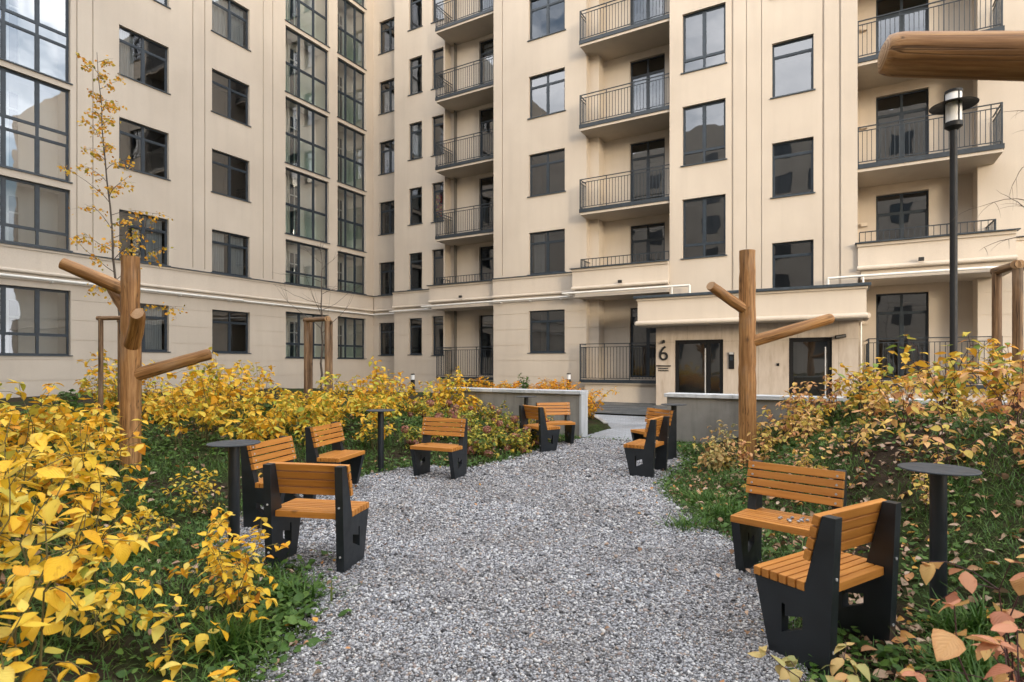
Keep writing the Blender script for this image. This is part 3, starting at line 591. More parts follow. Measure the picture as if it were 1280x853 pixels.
# ------------------------------------------------------------------ benches
def keyhole(outer, inner):
    """outer CCW, inner CW; joined at the nearest pair"""
    best=min(((o[0]-i[0])**2+(o[1]-i[1])**2,a,b) for a,o in enumerate(outer) for b,i in enumerate(inner)); _,a,b=best
    return outer[:a+1]+inner[b:]+inner[:b+1]+outer[a:]
def make_bench():
    root=empty('bench')
    prof=[(-.21,0),(.125,0),(.215,.395),(-.075,.395),(-.175,.815),(-.245,.815)]
    hole=[(-.06,.20),(-.045,.20),(-.02,.14),(.065,.085),(-.085,.085),(-.075,.10)]
    hole=[(.05,.29),(.03,.29),(.03,.225),(-.07,.255),(-.07,.19),(.05,.13)]
    import mathutils
    from mathutils.geometry import tessellate_polygon
    pts=prof+hole; tris=tessellate_polygon([[mathutils.Vector((p[0],p[1],0)) for p in prof],[mathutils.Vector((p[0],p[1],0)) for p in hole]])
    for sx in (-1,1):
        m=MB(); x0,x1=sorted((sx*.335,sx*.272)); n=len(pts)
        m.v+=[(x0,*p) for p in pts]+[(x1,*p) for p in pts]
        for a,b,c in tris: m.f.append((a,b,c)); m.f.append((a+n,c+n,b+n))
        for st,ln in ((0,len(prof)),(len(prof),len(hole))):
            for i in range(ln):
                a,b=st+i,st+(i+1)%ln; m.f.append((a,b,b+n,a+n))
        m.build('side_panel',M['bench_steel'],root)
    m=MB(); k=8; step=.052
    for i in range(k):
        y1=.222-i*step; hx=.338 if y1-.046>-.085 else .268
        m.box(-hx,hx,y1-.043,y1,.397,.445)
    m.build('seat',M['slat'],root,bevel=.003)
    m=MB()
    for i in range(4):
        z=.565+i*.064; y=-.075-(z-.395)*.238+.002
        p=[]
        for zz in (z,z+.054):
            yy=-.075-(zz-.395)*.238+.003
            p+=[(-.345,yy,zz),(.345,yy,zz),(.345,yy+.036,zz+.008),(-.345,yy+.036,zz+.008)]
        m.hexa([p[0],p[1],p[2],p[3],p[4],p[5],p[6],p[7]])
    m.build('backrest',M['slat'],root,bevel=.003)
    m=MB(); m.tube([(0,-.003,0),(0,.0045,0)],.0085,8); b0=m.build('bolt',M['steel'],root); k=0
    for sx in (-1,1):
        for y,z in [(-.075-(.197+i*.064)*.238+.0395,.592+i*.064) for i in range(4)]+[(-.21-.035*z/.815-.002,z) for z in (.12,.5)]:
            o=b0
            if k: o=b0.copy(); COL.objects.link(o); o.parent=root
            k+=1; o.location=(sx*.303,y,z)
    return root
BEN=[(1.79,3.27,(-.52,.85),'nearest right wooden bench seen from behind with its backrest to the camera'),
     (2.06,4.28,(-.70,-.71),'right wooden bench with a handful of pebbles scattered on its seat'),
     (-1.57,4.64,(.19,.98),'nearest left wooden bench showing its back with weeds growing underneath'),
     (-2.34,5.86,(.97,-.22),'left wooden bench half hidden behind a round black table'),
     (-2.25,7.35,(.97,-.22),'left wooden bench against yellow shrubs with the slim far table to its right'),
     (-1.04,8.13,(-.40,-.92),'wooden bench standing alone before the pink hydrangea slope'),
     (.52,10.7,(.83,.56),'far wooden bench with its back to the camera left of the paved gap'),
     (.87,11.42,(.25,-.97),'far wooden bench facing the camera against the left concrete wall'),
     (1.97,8.40,(-.85,.53),'right far bench showing its cut-out dark side panel to the camera'),
     (2.42,9.85,(-.93,-.37),'farthest right bench partly hidden by another bench and a table pole')]
proto=make_bench()
for i,(x,y,f,lab) in enumerate(BEN):
    o=proto if i==0 else copy_tree(proto)
    o.location=(x,y,max(0,float(gz(x,y)))); o.rotation_euler=(0,0,math.atan2(f[1],f[0])-math.pi/2); tag(o,lab,'bench','wooden slat benches along the gravel path')
# pebbles lying on the second bench
b2=np.array([2.06,4.28]); n=16
th=rng.uniform(0,6.28,n); rr=.09*np.sqrt(rng.random(n)); px_=b2[0]-.02+rr*np.cos(th)*1.2+.03; py_=b2[1]-.06+rr*np.sin(th)*.9
o=pebbles('pebble_pile',np.stack([px_,py_,np.full(n,.456)],1),np.full(n,.012)*rng.uniform(.7,1.3,n)); tag(o,'small scatter of grey pebbles left on the seat of a right bench','pebbles',kind='stuff')
# tables
def make_table():
    root=empty('side_table'); m=MB(); m.lathe([(.205,.902),(.214,.904),(.215,.909),(.213,.913),(.0,.913)],64); m.build('table_top',M['table_steel'],root,True,autos=30)
    m=MB(); m.lathe([(.046,-.15),(.046,.902)],28); m.build('pole',M['bench_steel'],root,True,autos=40)
    m=MB(); m.lathe([(.08,-.02),(.08,.008),(.047,.010)],28); m.build('base',M['bench_steel'],root,True,autos=40)
    return root
proto=make_table()
for i,(x,y,lab) in enumerate(((2.69,3.61,'round black steel table on a pole right of the nearest right bench'),(-2.42,4.98,'round black steel table beside the two near left benches'),
     (-1.95,8.5,'slim round table between the lone bench and the yellow shrubs'),(.29,11.75,'far round table against the left concrete wall'),(2.75,9.72,'far round table beside the right end of the paved gap'))):
    o=proto if i==0 else copy_tree(proto); o.location=(x,y,float(max(0,gz(x,y)))*.5); tag(o,lab,'table','round steel tables by the benches')

# ------------------------------------------------------------------ wooden posts with stubs
def log_post(x,y,top,r,stubs,label):
    z0=float(gz(x,y)); root=empty('wooden_post',(x,y,z0)); tag(root,label,'wooden post'); H=top-z0
    N=34; m=MB(); bx_,by_=random.uniform(-.02,.02),random.uniform(-.02,.02); pts=[(bx_*math.sin(2.2*i/N)+random.gauss(0,.002),by_*math.sin(2.6*i/N)+random.gauss(0,.002),-.3+(H+.3)*i/(N-1)) for i in range(N)]; m.tube(pts,[r*(1.09-.14*i/(N-1)+.025*math.sin(i*.9+r*90)*math.sin(i*.37)) for i in range(N)],28,False,.010)
    e=len(m.v)-28; m.f.append(tuple(e+k for k in range(28))); m.build('trunk',M['log'],root,True,autos=50)
    for (z,az,el,L,rr) in stubs:
        d=np.array([math.cos(az)*math.cos(el),math.sin(az)*math.cos(el),math.sin(el)]); m=MB(); n=14; bw=random.uniform(-.02,.02)
        # built along local Z so that the grain follows the log
        m.tube([(bw*math.sin(3*i/n),0,L*i/(n-1)) for i in range(n)]+[(bw*math.sin(3),0,L+.006)],[rr*(1.08-.15*i/(n-1)+.02*math.sin(i*1.3+L*9)) for i in range(n)]+[rr*.86],24,True,.010)
        o=m.build('branch_stub',M['log'],root,True,autos=50)
        import mathutils
        o.rotation_euler=mathutils.Vector(d).to_track_quat('Z','Y').to_euler(); o.location=(0,0,z-z0)
    return root
log_post(-4.8,7.2,2.95,.108,[(2.50,R(190),R(24),.84,.08),(2.22,R(150),R(40),.55,.075),(1.80,R(-50),R(34),.70,.085),(1.44,R(8),R(17),.98,.078)],'tall wooden post with four log stubs rising from yellow shrubs on the left')
log_post(3.71,9.0,3.38,.125,[(2.42,R(200),R(28),.80,.08),(1.93,R(-12),R(17),1.24,.085)],'wooden post with two log stubs in front of the entrance on the right')
r=log_post(2.75,1.9,3.15,.13,[],'wooden post just outside the right edge with one log reaching into view')
m=MB(); A=np.array([1.42,2.20,2.79]); B=np.array([2.75,1.85,2.58]); L=np.linalg.norm(B-A); n=12
rad=[.036,.066,.074]+[.078+.013*i/n for i in range(n)]
m.tube([(0,0,L)]+[(0,0,L-.012),(0,0,L-.035)]+[(0,0,L-.06-(L-.06)*i/(n-1)) for i in range(n)],rad,32,True)
o=m.build('branch_stub',M['log'],r,True,autos=60)
import mathutils
o.rotation_euler=mathutils.Vector(A-B).to_track_quat('Z','Y').to_euler(); o.location=tuple(B-np.array(r.location))

# ------------------------------------------------------------------ stake frames and young trees
def stake_frame(c,pts,top,beams,label,r=.04):
    root=empty('stake_frame',(c[0],c[1],float(gz(*c)))); tag(root,label,'tree support')
    for (x,y) in pts:
        m=MB(); m.tube([(0,0,-.3),(0,0,(top-root.location.z)*.5),(0,0,top-root.location.z)],[r*1.05,r,r],14,True); o=m.build('stake',M['stake'],root,True,autos=50); o.location=(x-c[0],y-c[1],0)
    for a,b in beams:
        A=np.array([pts[a][0]-c[0],pts[a][1]-c[1],top-root.location.z-.03]);B=np.array([pts[b][0]-c[0],pts[b][1]-c[1],top-root.location.z-.03]); dv=(B-A)/np.linalg.norm(B-A); A=A-dv*.06;B=B+dv*.06
        L=np.linalg.norm(B-A); m=MB(); m.tube([(0,0,0),(0,0,L/2),(0,0,L)],[r*1.02,r*.97,r],14,True); o=m.build('crossbar',M['stake'],root,True,autos=50)
        o.rotation_euler=mathutils.Vector(B-A).to_track_quat('Z','Y').to_euler(); o.location=tuple(A)
    return root
def wp(px,Y): return ((px-640)/F*Y, Y)
stake_frame(wp(397,14.2),[wp(383,14.0),wp(409,13.6),wp(413,14.6),wp(388,14.9)],2.70,[(0,1),(1,2)],'stake frame of round poles around the bare sapling before the left wing',.058)
stake_frame(wp(148,9.4),[wp(126,9.4),wp(174,9.3),wp(150,10.0)],2.38,[(0,1),(1,2)],'stake frame of thin poles around the birch behind the left wooden post',.036)
stake_frame(wp(1285,7.9),[wp(1246,8.0),wp(1272,7.5),wp(1320,8.2)],2.93,[(0,1),(1,2)],'stake frame of round poles at the right edge near the lamp',.056)
def sapling(name,x,y,h,r,nb,leafy,label,seed,lean=(0,0),b0=.35,blen=.9):
    rd=random.Random(seed); z0=float(gz(x,y)); root=empty(name,(x,y,z0)); tag(root,label,'tree')
    N=16; tr=[np.array([lean[0]*i/(N-1)+rd.gauss(0,.012)*min(i,1),lean[1]*i/(N-1)+rd.gauss(0,.012)*min(i,1),-.15+(h+.15)*i/(N-1)]) for i in range(N)]
    m=MB(); m.tube(tr,[r*(1-.86*i/(N-1)) for i in range(N)],8,True); m.build('trunk',M['bark'],root,True)
    m=MB(); pos=[];dr=[];sz=[]
    for k in range(nb):
        s=b0+(1-b0)*(k+rd.random())/nb*.98; fi=s*(N-1); i0=min(int(fi),N-2); p=tr[i0]+(tr[i0+1]-tr[i0])*(fi-i0); az=k*2.4+rd.gauss(0,.4); L=blen*(1.15-.8*(s-b0)/(1-b0))*rd.uniform(.6,1.15); el=rd.uniform(.25,.9)
        pts=[p]
        for j in range(6):
            el+=rd.gauss(-.07 if leafy else .02,.12); az+=rd.gauss(0,.14); pts.append(pts[-1]+L/6*np.array([math.cos(az)*math.cos(el),math.sin(az)*math.cos(el),math.sin(el)]))
        rb=r*.30*(1.1-s*.6); m.tube(pts,[rb*(1-.82*i/6) for i in range(7)],5,False)
        brs=[pts]
        for q in range(3 if leafy else 2):
            i=rd.randint(1,5); a2=az+rd.choice((-1,1))*rd.uniform(.5,1.1); e2=el+rd.uniform(-.3,.4); tw=[pts[i]]
            for j in range(4): e2-=.2 if leafy else -.02; tw.append(tw[-1]+L*.1*np.array([math.cos(a2)*math.cos(e2),math.sin(a2)*math.cos(e2),math.sin(e2)]))
            m.tube(tw,[rb*.45,rb*.38,rb*.3,rb*.22,rb*.12],4,False); brs.append(tw)
        if leafy:
            for bp in brs:
                for j in range(int(len(bp)*leafy*rd.uniform(.4,1.2))):
                    fi=rd.uniform(.25,1)*(len(bp)-1); i0=min(int(fi),len(bp)-2); pos.append(bp[i0]+(bp[i0+1]-bp[i0])*(fi-i0)+np.array([rd.gauss(0,.03),rd.gauss(0,.03),rd.gauss(-.02,.035)])); a=rd.random()*6.28; dr.append(norm(np.array([math.cos(a),math.sin(a),rd.uniform(-1.6,.1)]))); sz.append(rd.uniform(.035,.068))
    m.build('branch',M['bark'],root,True)
    if pos:
        n=len(pos); V,Fq,uv=leafset(np.array(pos),np.array(dr),norm(rng.normal(0,1,(n,3))+np.array([0,0,.6])),np.array(sz),.38,.2,.3); npmesh('crown',V,Fq,M['leaf_birch'],root,True,uv)
    return root
x,y=wp(163,9.6); sapling('birch_tree',x,y,6.35,.028,30,2.5,'thin young birch with sparse golden leaves before the left wing',5,(-.62,.05),.33,1.0)
x,y=wp(402,14.2); sapling('young_tree',x,y,4.0,.035,12,0,'bare leafless sapling inside a stake frame before the left wing',11,(0,0),.42,1.5)
x,y=wp(1284,7.9); sapling('young_tree',x,y,4.9,.03,13,.05,'nearly bare young tree at the right edge beside the lamp post',21,(.02,0),.42,1.05)

# ------------------------------------------------------------------ lamps
x,y=wp(1192,9.9); z0=float(gz(x,y)); root=empty('street_lamp',(x,y,z0)); tag(root,'tall black lamp post with a disc hat and white lantern on the right','lamp post')
T=1.6+(455-162)*9.9/F-z0
m=MB(); m.lathe([(.075,-.1),(.075,.9),(.056,.94),(.056,T)],20); m.build('pole',M['black'],root,True,autos=40)
m=MB(); m.lathe([(.06,T-.02),(.13,T+.04),(.135,T+.10),(.13,T+.12)],24); m.build('collar',M['black'],root,True,autos=35)
m=MB(); m.lathe([(.118,T+.12),(.118,T+.62)],28); m.build('lantern',M['opal'],root,True,autos=40)
m=MB(); m.lathe([(.12,T+.45),(.345,T+.40),(.35,T+.408),(.12,T+.475)],40); m.build('hat',M['black'],root,True,autos=35)
m=MB(); m.lathe([(.13,T+.62),(.13,T+.665),(.06,T+.69)],28); 
for k in range(3):
    a=k*2.094+.5; m.tube([(.127*math.cos(a),.127*math.sin(a),T+.1),(.127*math.cos(a),.127*math.sin(a),T+.63)],.009,6)
m.build('cage',M['black'],root,True,autos=35)
def bollard():
    r=empty('bollard_light'); m=MB(); m.lathe([(.062,-.1),(.062,.78)],20); m.build('pole',M['black'],r,True,autos=40)
    m=MB(); m.lathe([(.058,.78),(.058,.93)],20); m.build('lantern',M['opal'],r,True,autos=40)
    m=MB(); m.lathe([(.064,.93),(.064,.96),(.02,.965)],20); m.build('cap',M['black'],r,True,autos=40); return r
p=bollard()
for i,(px,Y,zt,lab) in enumerate(((711,17.6,1.31,'black bollard light behind the wall left of the entrance walkway'),(516,17.5,1.30,'black bollard light behind hydrangeas left of the wall end'),(292,15.5,1.26,'black bollard light behind the yellow thicket near the left wing'))):
    o=p if i==0 else copy_tree(p); x,y=wp(px,Y); o.location=(x,y,zt-.965); tag(o,lab,'bollard light','bollard lights behind the beds')

# ------------------------------------------------------------------ retaining walls, kerb
def wall(name,u0,u1,label,lit_end=None):
    x,y=b2w((u0+u1)/2,11.77); root=empty(name,(x,y,0),ANG); tag(root,label,'wall'); h=(u1-u0)/2
    m=MB(); m.box(-h,h,-.17,.17,-.4,.93); m.build('wall',M['concrete'],root,bevel=.008)
    m=MB(); a=-h
    while a<h-.01:
        b=min(a+1.25,h); m.box(a-(.05 if a==-h else -.003),b+(.05 if b>=h-.01 else -.003),-.225,.225,.93,1.005); a=b
    m.build('wall_cap',M['cap'],root,bevel=.008)
    if lit_end:
        m=MB(); m.box(h+.002,h+.055,-.18,.18,-.3,.928); m.build('lit_wall_end',M['cap'],root,bevel=.005)  # pale slab puts the lit tone of the end face into its colour
wall('retaining_wall',-8.4,-4.93,'left grey concrete retaining wall with pale cap behind the far benches',True)
wall('retaining_wall',-3.02,7.0,'right grey concrete retaining wall with pale cap before the entrance')
m=MB()
def kerbline(p,q):
    p=np.array(p);q=np.array(q);n=int(np.linalg.norm(q-p)/1.0)+1
    for i in range(n):
        a=p+(q-p)*(i/n+.003);b=p+(q-p)*((i+1)/n-.003); d=norm(q-p); s=np.array([-d[1],d[0]])*.06
        c=[b2w(*(a-s)),b2w(*(b-s)),b2w(*(b+s)),b2w(*(a+s))]; m.hexa([(*v,-.1) for v in c]+[(*v,.15) for v in c])
kerbline((-4.98,13.4),(-7.02,17.0)); kerbline((-7.1,16.95),(-20.8,16.95)); kerbline((-2.97,12.0),(-2.97,17.0)); kerbline((-2.9,16.95),(8,16.95))
o=m.build('kerb',M['kerb'],bevel=.008); tag(o,kind='structure')

# ------------------------------------------------------------------ the apartment building
BLD=empty('apartment_building',(0,0,0),ANG); tag(BLD,'beige plastered apartment block with slate framed windows and balconies round the courtyard','building')
FL=lambda a,d,z:(LU-d,a,z)
def FM(D): return lambda a,d,z:(a,D+d,z)
class Face:
    def __init__(s,f,a0,a1,z0=-.4,z1=25.0): s.f=f;s.a0=a0;s.a1=a1;s.z0=z0;s.z1=z1;s.h=[];s.back=[]
wallm=MB(); bandm=MB(); inm=MB(); trimm=MB(); capm=MB()
def emit(face,rev=.22):
    f=face.f;H=face.h+face.back
    A=sorted({face.a0,face.a1}|{v for h in H for v in h[:2] if face.a0<v<face.a1}); Zs=sorted({face.z0,face.z1}|{v for h in H for v in h[2:4] if face.z0<v<face.z1})
    for i in range(len(A)-1):
        ca=(A[i]+A[i+1])/2; run=None
        for j in range(len(Zs)-1):
            cz=(Zs[j]+Zs[j+1])/2
            if any(h[0]<ca<h[1] and h[2]<cz<h[3] for h in H):
                if run is not None: wallm.quad(f(A[i],0,run),f(A[i+1],0,run),f(A[i+1],0,Zs[j]),f(A[i],0,Zs[j])); run=None
            elif run is None: run=Zs[j]
        if run is not None: wallm.quad(f(A[i],0,run),f(A[i+1],0,run),f(A[i+1],0,face.z1),f(A[i],0,face.z1))
    for k,(a,b,c,d) in enumerate(H):
        dp=rev if k<len(face.h) else .05
        for q in (((a,0,c),(b,0,c),(b,dp,c),(a,dp,c)),((a,0,d),(b,0,d),(b,dp,d),(a,dp,d)),((a,0,c),(a,0,d),(a,dp,d),(a,dp,c)),((b,0,c),(b,0,d),(b,dp,d),(b,dp,c))): wallm.quad(*[f(*p) for p in q])
        if k>=len(face.h): wallm.quad(*[f(*p) for p in ((a,dp,c),(b,dp,c),(b,dp,d),(a,dp,d))])
def rets(a,D0,D1,z0=-.4,z1=25): wallm.quad((a,D0,z0),(a,D1,z0),(a,D1,z1),(a,D0,z1))
def window(face,a0,a1,z0,z1,cols=2,trans=(('t',.26),),kind='glass',name='window',sill=True,room=2.2,curtain=0,light=False,lowpanel=None,handle=False):
    f=face.f; face.h.append((a0,a1,z0,z1)); fr=.055; d0,d1=.12,.19; m=MB(); p=MB(); pg=MB(); w=a1-a0; h=z1-z0
    def bx(mb,x0,x1,y0,y1,c0,c1): mb.box(x0,x1,y0,y1,c0,c1,f)
    bx(m,a0+.002,a0+fr,d0,d1,z0+.002,z1-.002); bx(m,a1-fr,a1-.002,d0,d1,z0+.002,z1-.002); bx(m,a0+fr,a1-fr,d0,d1,z0+.002,z0+fr); bx(m,a0+fr,a1-fr,d0,d1,z1-fr,z1-.002)
    cz=[z0+fr]
    zs=sorted(z1-h*v if k=='t' else z0+h*v for k,v in trans); 
    for zz in zs: bx(m,a0+fr,a1-fr,d0+.003,d1-.003,zz-.035,zz+.035)
    xsn=[a0+w*i/cols for i in range(1,cols)] if isinstance(cols,int) else [a0+w*v for v in cols]
    zb=[z0+fr]+[v for zz in zs for v in (zz-.035,zz+.035)]+[z1-fr]; xb=[a0+fr]+[v for xx in xsn for v in (xx-.04,xx+.04)]+[a1-fr]
    for xx in xsn: 
        for j in range(0,len(zb),2): bx(m,xx-.04,xx+.04,d0+.002,d1-.002,zb[j],zb[j+1])
    for i in range(0,len(xb),2):
        for j in range(0,len(zb),2):
            g=.028; X0,X1,C0,C1=xb[i],xb[i+1],zb[j],zb[j+1]
            if C1-C0>.6:                                         # an opening sash has its own thinner frame
                for q in ((X0,X0+g,C0,C1),(X1-g,X1,C0,C1),(X0+g,X1-g,C0,C0+g),(X0+g,X1-g,C1-g,C1)): bx(m,q[0],q[1],d0+.012,d1-.012,q[2],q[3])
                X0+=g;X1-=g;C0+=g;C1-=g
            dd=.155; (pg if (lowpanel and j==0) else p).quad(f(X0,dd,C0),f(X1,dd,C0),f(X1,dd,C1),f(X0,dd,C1))
    o=m.build(name,M['frame'],BLD); p.build('pane',M[kind],o)
    if pg.v: pg.build('lower_pane',M[lowpanel],o)
    if sill:
        s=MB(); s.box(a0-.06,a1+.06,-.05,.119,z0-.035,z0+.001,f); s.build('sill',M['capm'],o)
    if handle:
        s=MB(); s.box((a0+a1)/2-.012,(a0+a1)/2+.012,.06,.10,z0+.75,z0+1.6,f); s.build('handle',M['steel'],o)
    if curtain:
        c=MB(); n=26; spans={1:((.06,.42),(.58,.94)),2:((.06,.94),),3:((.06,.36),),4:((.62,.94),)}[curtain]
        for s0,s1 in spans:
            for i in range(n):
                xa=a0+w*(s0+(s1-s0)*i/n);xb_=a0+w*(s0+(s1-s0)*(i+1)/n);ya=.34+.035*math.sin(i*1.9);yb=.34+.035*math.sin((i+1)*1.9); c.quad(f(xa,ya,z0+.03),f(xb_,yb,z0+.03),f(xb_,yb,z1-.05),f(xa,ya,z1-.05))
        c.build('curtain',M['curtain'],o)
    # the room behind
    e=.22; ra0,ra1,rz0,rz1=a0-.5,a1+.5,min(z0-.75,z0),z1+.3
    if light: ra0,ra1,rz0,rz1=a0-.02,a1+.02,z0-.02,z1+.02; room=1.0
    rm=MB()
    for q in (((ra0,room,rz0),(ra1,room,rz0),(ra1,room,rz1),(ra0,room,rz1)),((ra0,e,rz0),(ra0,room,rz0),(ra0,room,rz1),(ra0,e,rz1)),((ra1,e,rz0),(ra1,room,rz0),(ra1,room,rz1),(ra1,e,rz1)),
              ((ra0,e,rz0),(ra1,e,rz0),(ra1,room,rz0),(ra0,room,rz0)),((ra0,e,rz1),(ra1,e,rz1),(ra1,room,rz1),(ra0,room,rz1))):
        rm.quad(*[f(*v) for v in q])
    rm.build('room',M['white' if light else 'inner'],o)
    if light:                                                     # inner balcony window of a loggia
        iw=MB(); c0,c1=a0+w*.34,a0+w*.60; r=room-.03
        for q in ((c0,c0+.06,z0,z1-.35),(c1-.06,c1,z0,z1-.35),(c0,c1,z1-.41,z1-.35),((c0+c1)/2-.03,(c0+c1)/2+.03,z0,z1-.4),(c0,c1,z1-1.0,z1-.94)): iw.box(q[0],q[1],r-.06,r,q[2],q[3],f)
        iw.build('inner_frame',M['white_pipe'],o)
        ip=MB(); ip.quad(f(c0+.03,r-.01,z0+.02),f(c1-.03,r-.01,z0+.02),f(c1-.03,r-.01,z1-.4),f(c0+.03,r-.01,z1-.4)); ip.build('inner_pane',M['frame'],o)
    return o
lightm=MB()
PIT=3.49; SILL=[2.09+PIT*k for k in range(7)]
def cur(): return random.choice((0,0,1,3,4,1,0,2))
# --- left wing
L=Face(FL,-12,25.0)
for p0,p1 in ((149,211),(265,312)):
    a0,a1=wl(p0),wl(p1)
    for k in range(6): window(L,a0,a1,SILL[k],SILL[k]+1.87,2,(('t',.27),),curtain=(1 if (p0==265 and k==1) else 4 if (p0==149 and k==1) else cur()))
for p0,p1,cc in ((-40,88,3),(357,411,3),(422,467.5,3)):
    a0,a1=wl(p0),wl(p1)
    if p1==467.5: a1=24.35
    lp='glass_green' if p0>100 else None
    for k in range(7):
        if k==0: window(L,a0,a1,1.90,4.18,cc,(('b',.30),),'glass_bay' if p0>0 else 'glass',light=True,lowpanel=lp)
        elif k==1: window(L,a0,a1,5.60,7.74,cc,(('b',.26),),'glass_bay' if p0>0 else 'glass',light=True,lowpanel=lp)
        else:
            zb=8.02+PIT*(k-2); window(L,a0,a1,zb,zb+3.26,cc,(('b',.46),) if p0>0 else (('b',.40),('b',.52)),'glass_bay' if p0>0 else 'glass_sky',light=True,lowpanel=lp)
for p in (96,116,241,256,329,341): a=wl(p); L.back.append((a-.02,a+.02,5.65,25))
emit(L)
# --- main front
S0=Face(FM(25.0),LU,um(493,24.0)); S1=Face(FM(24.0),um(493,24.0),um(556,24.0)); R1=Face(FM(24.5),um(556,24.0),um(617,22.6))
S2=Face(FM(22.6),um(617,22.6),um(733,22.6)); c1=um(733,22.6)
R2a=Face(FM(22.95),c1,c1+.42); R2=Face(FM(23.6),c1+.42,um(837,21.9)); S3=Face(FM(21.9),um(837,21.9),um(1072,21.9)); c2=um(1072,21.9); c3=um(1222,23.2)
R3=Face(FM(24.0),c2,c3); S5=Face(FM(23.2),c3,19)
for a,D0,D1 in ((S1.a0,24.0,25.0),(S1.a1,24.0,24.5),(S2.a0,22.6,24.5),(c1,22.6,22.95),(c1+.42,22.95,23.6),(S3.a0,21.9,23.6),(c2,21.9,24.0),(c3,23.2,24.0)): rets(a,D0,D1)
for k in range(7):
    if k<7: window(S0,um(474,25.0),um(492,25.0)+.35,SILL[k],SILL[k]+1.87,2,(('t',.27),))
    window(S1,um(511,24.0),um(527.5,24.0),SILL[k],SILL[k]+1.95,1,(('t',.22),),curtain=2 if k in (3,) else 0)
    o=window(S1,um(540,24.0),um(555,24.0)-.03,SILL[k]-.05,SILL[k]+2.0,1,(('t',.2),))
    if k==2:
        c=MB(); a0=um(540,24.0)
        for i in range(8): c.quad(*[S1.f(*q) for q in ((a0+.07+i*.05,.26+.02*math.sin(i*2),SILL[k]+.25),(a0+.12+i*.05,.26+.02*math.sin(i*2+2),SILL[k]+.25),(a0+.12+i*.05,.26+.02*math.sin(i*2+2),SILL[k]+1.45),(a0+.07+i*.05,.26+.02*math.sin(i*2),SILL[k]+1.45))])
        c.build('curtain',M['redcloth'],o)
    fl=1.02+PIT*k
    window(R1,um(599,24.5),um(617,24.5)+.75,fl,fl+3.05,2,(('t',.2),),name='balcony_door',sill=False,curtain=2 if k==4 else 0)
    window(S2,um(661,22.6),um(706,22.6),SILL[k],SILL[k]+1.87,2,(('t',.25),),curtain=3 if k==1 else 0)
    window(R2,um(787.5,23.6),um(831,23.6),fl,fl+2.95,2,(('t',.22),),name='balcony_door',sill=False,curtain=2 if k==5 else 0)
    if k>=1: window(S3,um(853,21.9),um(907,21.9),SILL[k]-.02,SILL[k]+2.2,2,(('b',.22),))
    if k>=1: z=10.92+PIT*(k-3)-.02; window(S3,um(965,21.9),um(1017,21.9),z,z+1.9,1,(('t',.24),))
    window(R3,um(1095,24.0),um(1161,24.0),fl,fl+3.05,2,(('t',.22),),name='balcony_door',sill=False,curtain=0)
for p in (915.5,1029,1050): a=um(p,21.9); S3.back.append((a-.03,a+.03,4.1,25))
for p in (933,952): a=um(p,21.9); S3.back.append((a-.012,a+.012,4.1,25))
for p in (628,): a=um(p,22.6); S2.back.append((a-.02,a+.02,5.65,25))
for F_ in (S0,S1,R1,S2,R2a,R2,S3,R3,S5): emit(F_)
# roof and rear so that the block is solid
wallm.quad((LU,-12,25),(LU-12,-12,25),(LU-12,37,25),(LU,37,25)); wallm.quad((LU,25.0,25),(19,25.0,25),(19,37,25),(LU,37,25))
wallm.quad((LU-12,-12,-.4),(LU,-12,-.4),(LU,-12,25),(LU-12,-12,25)); wallm.quad((19,23.2,-.4),(19,37,-.4),(19,37,25),(19,23.2,25)); wallm.quad((LU-12,37,-.4),(19,37,-.4),(19,37,25),(LU-12,37,25)); wallm.quad((LU-12,-12,-.4),(LU-12,37,-.4),(LU-12,37,25),(LU-12,-12,25))
for F_,dD in ((S1,1.0),(S2,2.4),(S3,3.1),(R3,1.0),(S5,1.8),(R2,1.4),(R2a,2.05)):
    D=25-dD
    wallm.quad((F_.a0,D,25),(F_.a1,D,25),(F_.a1,25,25),(F_.a0,25,25))
# rusticated bands of the ground floor
GRV=[-.4,.33,1.03,1.735,2.44,3.145,3.85,4.36]
def bands(face,pr=.016,a0=None,a1=None):
    a0=face.a0 if a0 is None else a0; a1=face.a1 if a1 is None else a1
    for i in range(len(GRV)-1):
        z0,z1=GRV[i]+.012,GRV[i+1]-.012
        cuts=sorted({a0,a1}|{min(max(v,a0),a1) for h in face.h if h[2]<z1 and h[3]>z0 for v in (h[0]-.0,h[1]+.0)})
        for j in range(len(cuts)-1):
            A,B=cuts[j],cuts[j+1]
            if B-A<.02: continue
            c=(A+B)/2; hs=[h for h in face.h if h[0]<c<h[1] and h[2]<z1 and h[3]>z0]; segs=[(z0,z1)]
            for h in hs:
                segs=[s for q in segs for s in ((q[0],min(q[1],h[2])),(max(q[0],h[3]),q[1])) if s[1]-s[0]>.02]
            for s in segs: bandm.box(A,B,-pr,.0015,s[0],s[1],face.f)
bands(L,a1=24.98); bandm.build('ground_floor_band',M['plaster'],BLD); bandm=MB(); bands(S0,a0=LU+.02); bands(S1); bands(R1); bands(S2); bands(R2a); bands(R2); bandm.build('ground_floor_band',M['plaster'],BLD); bandm=MB(); bands(R3); bands(S5)
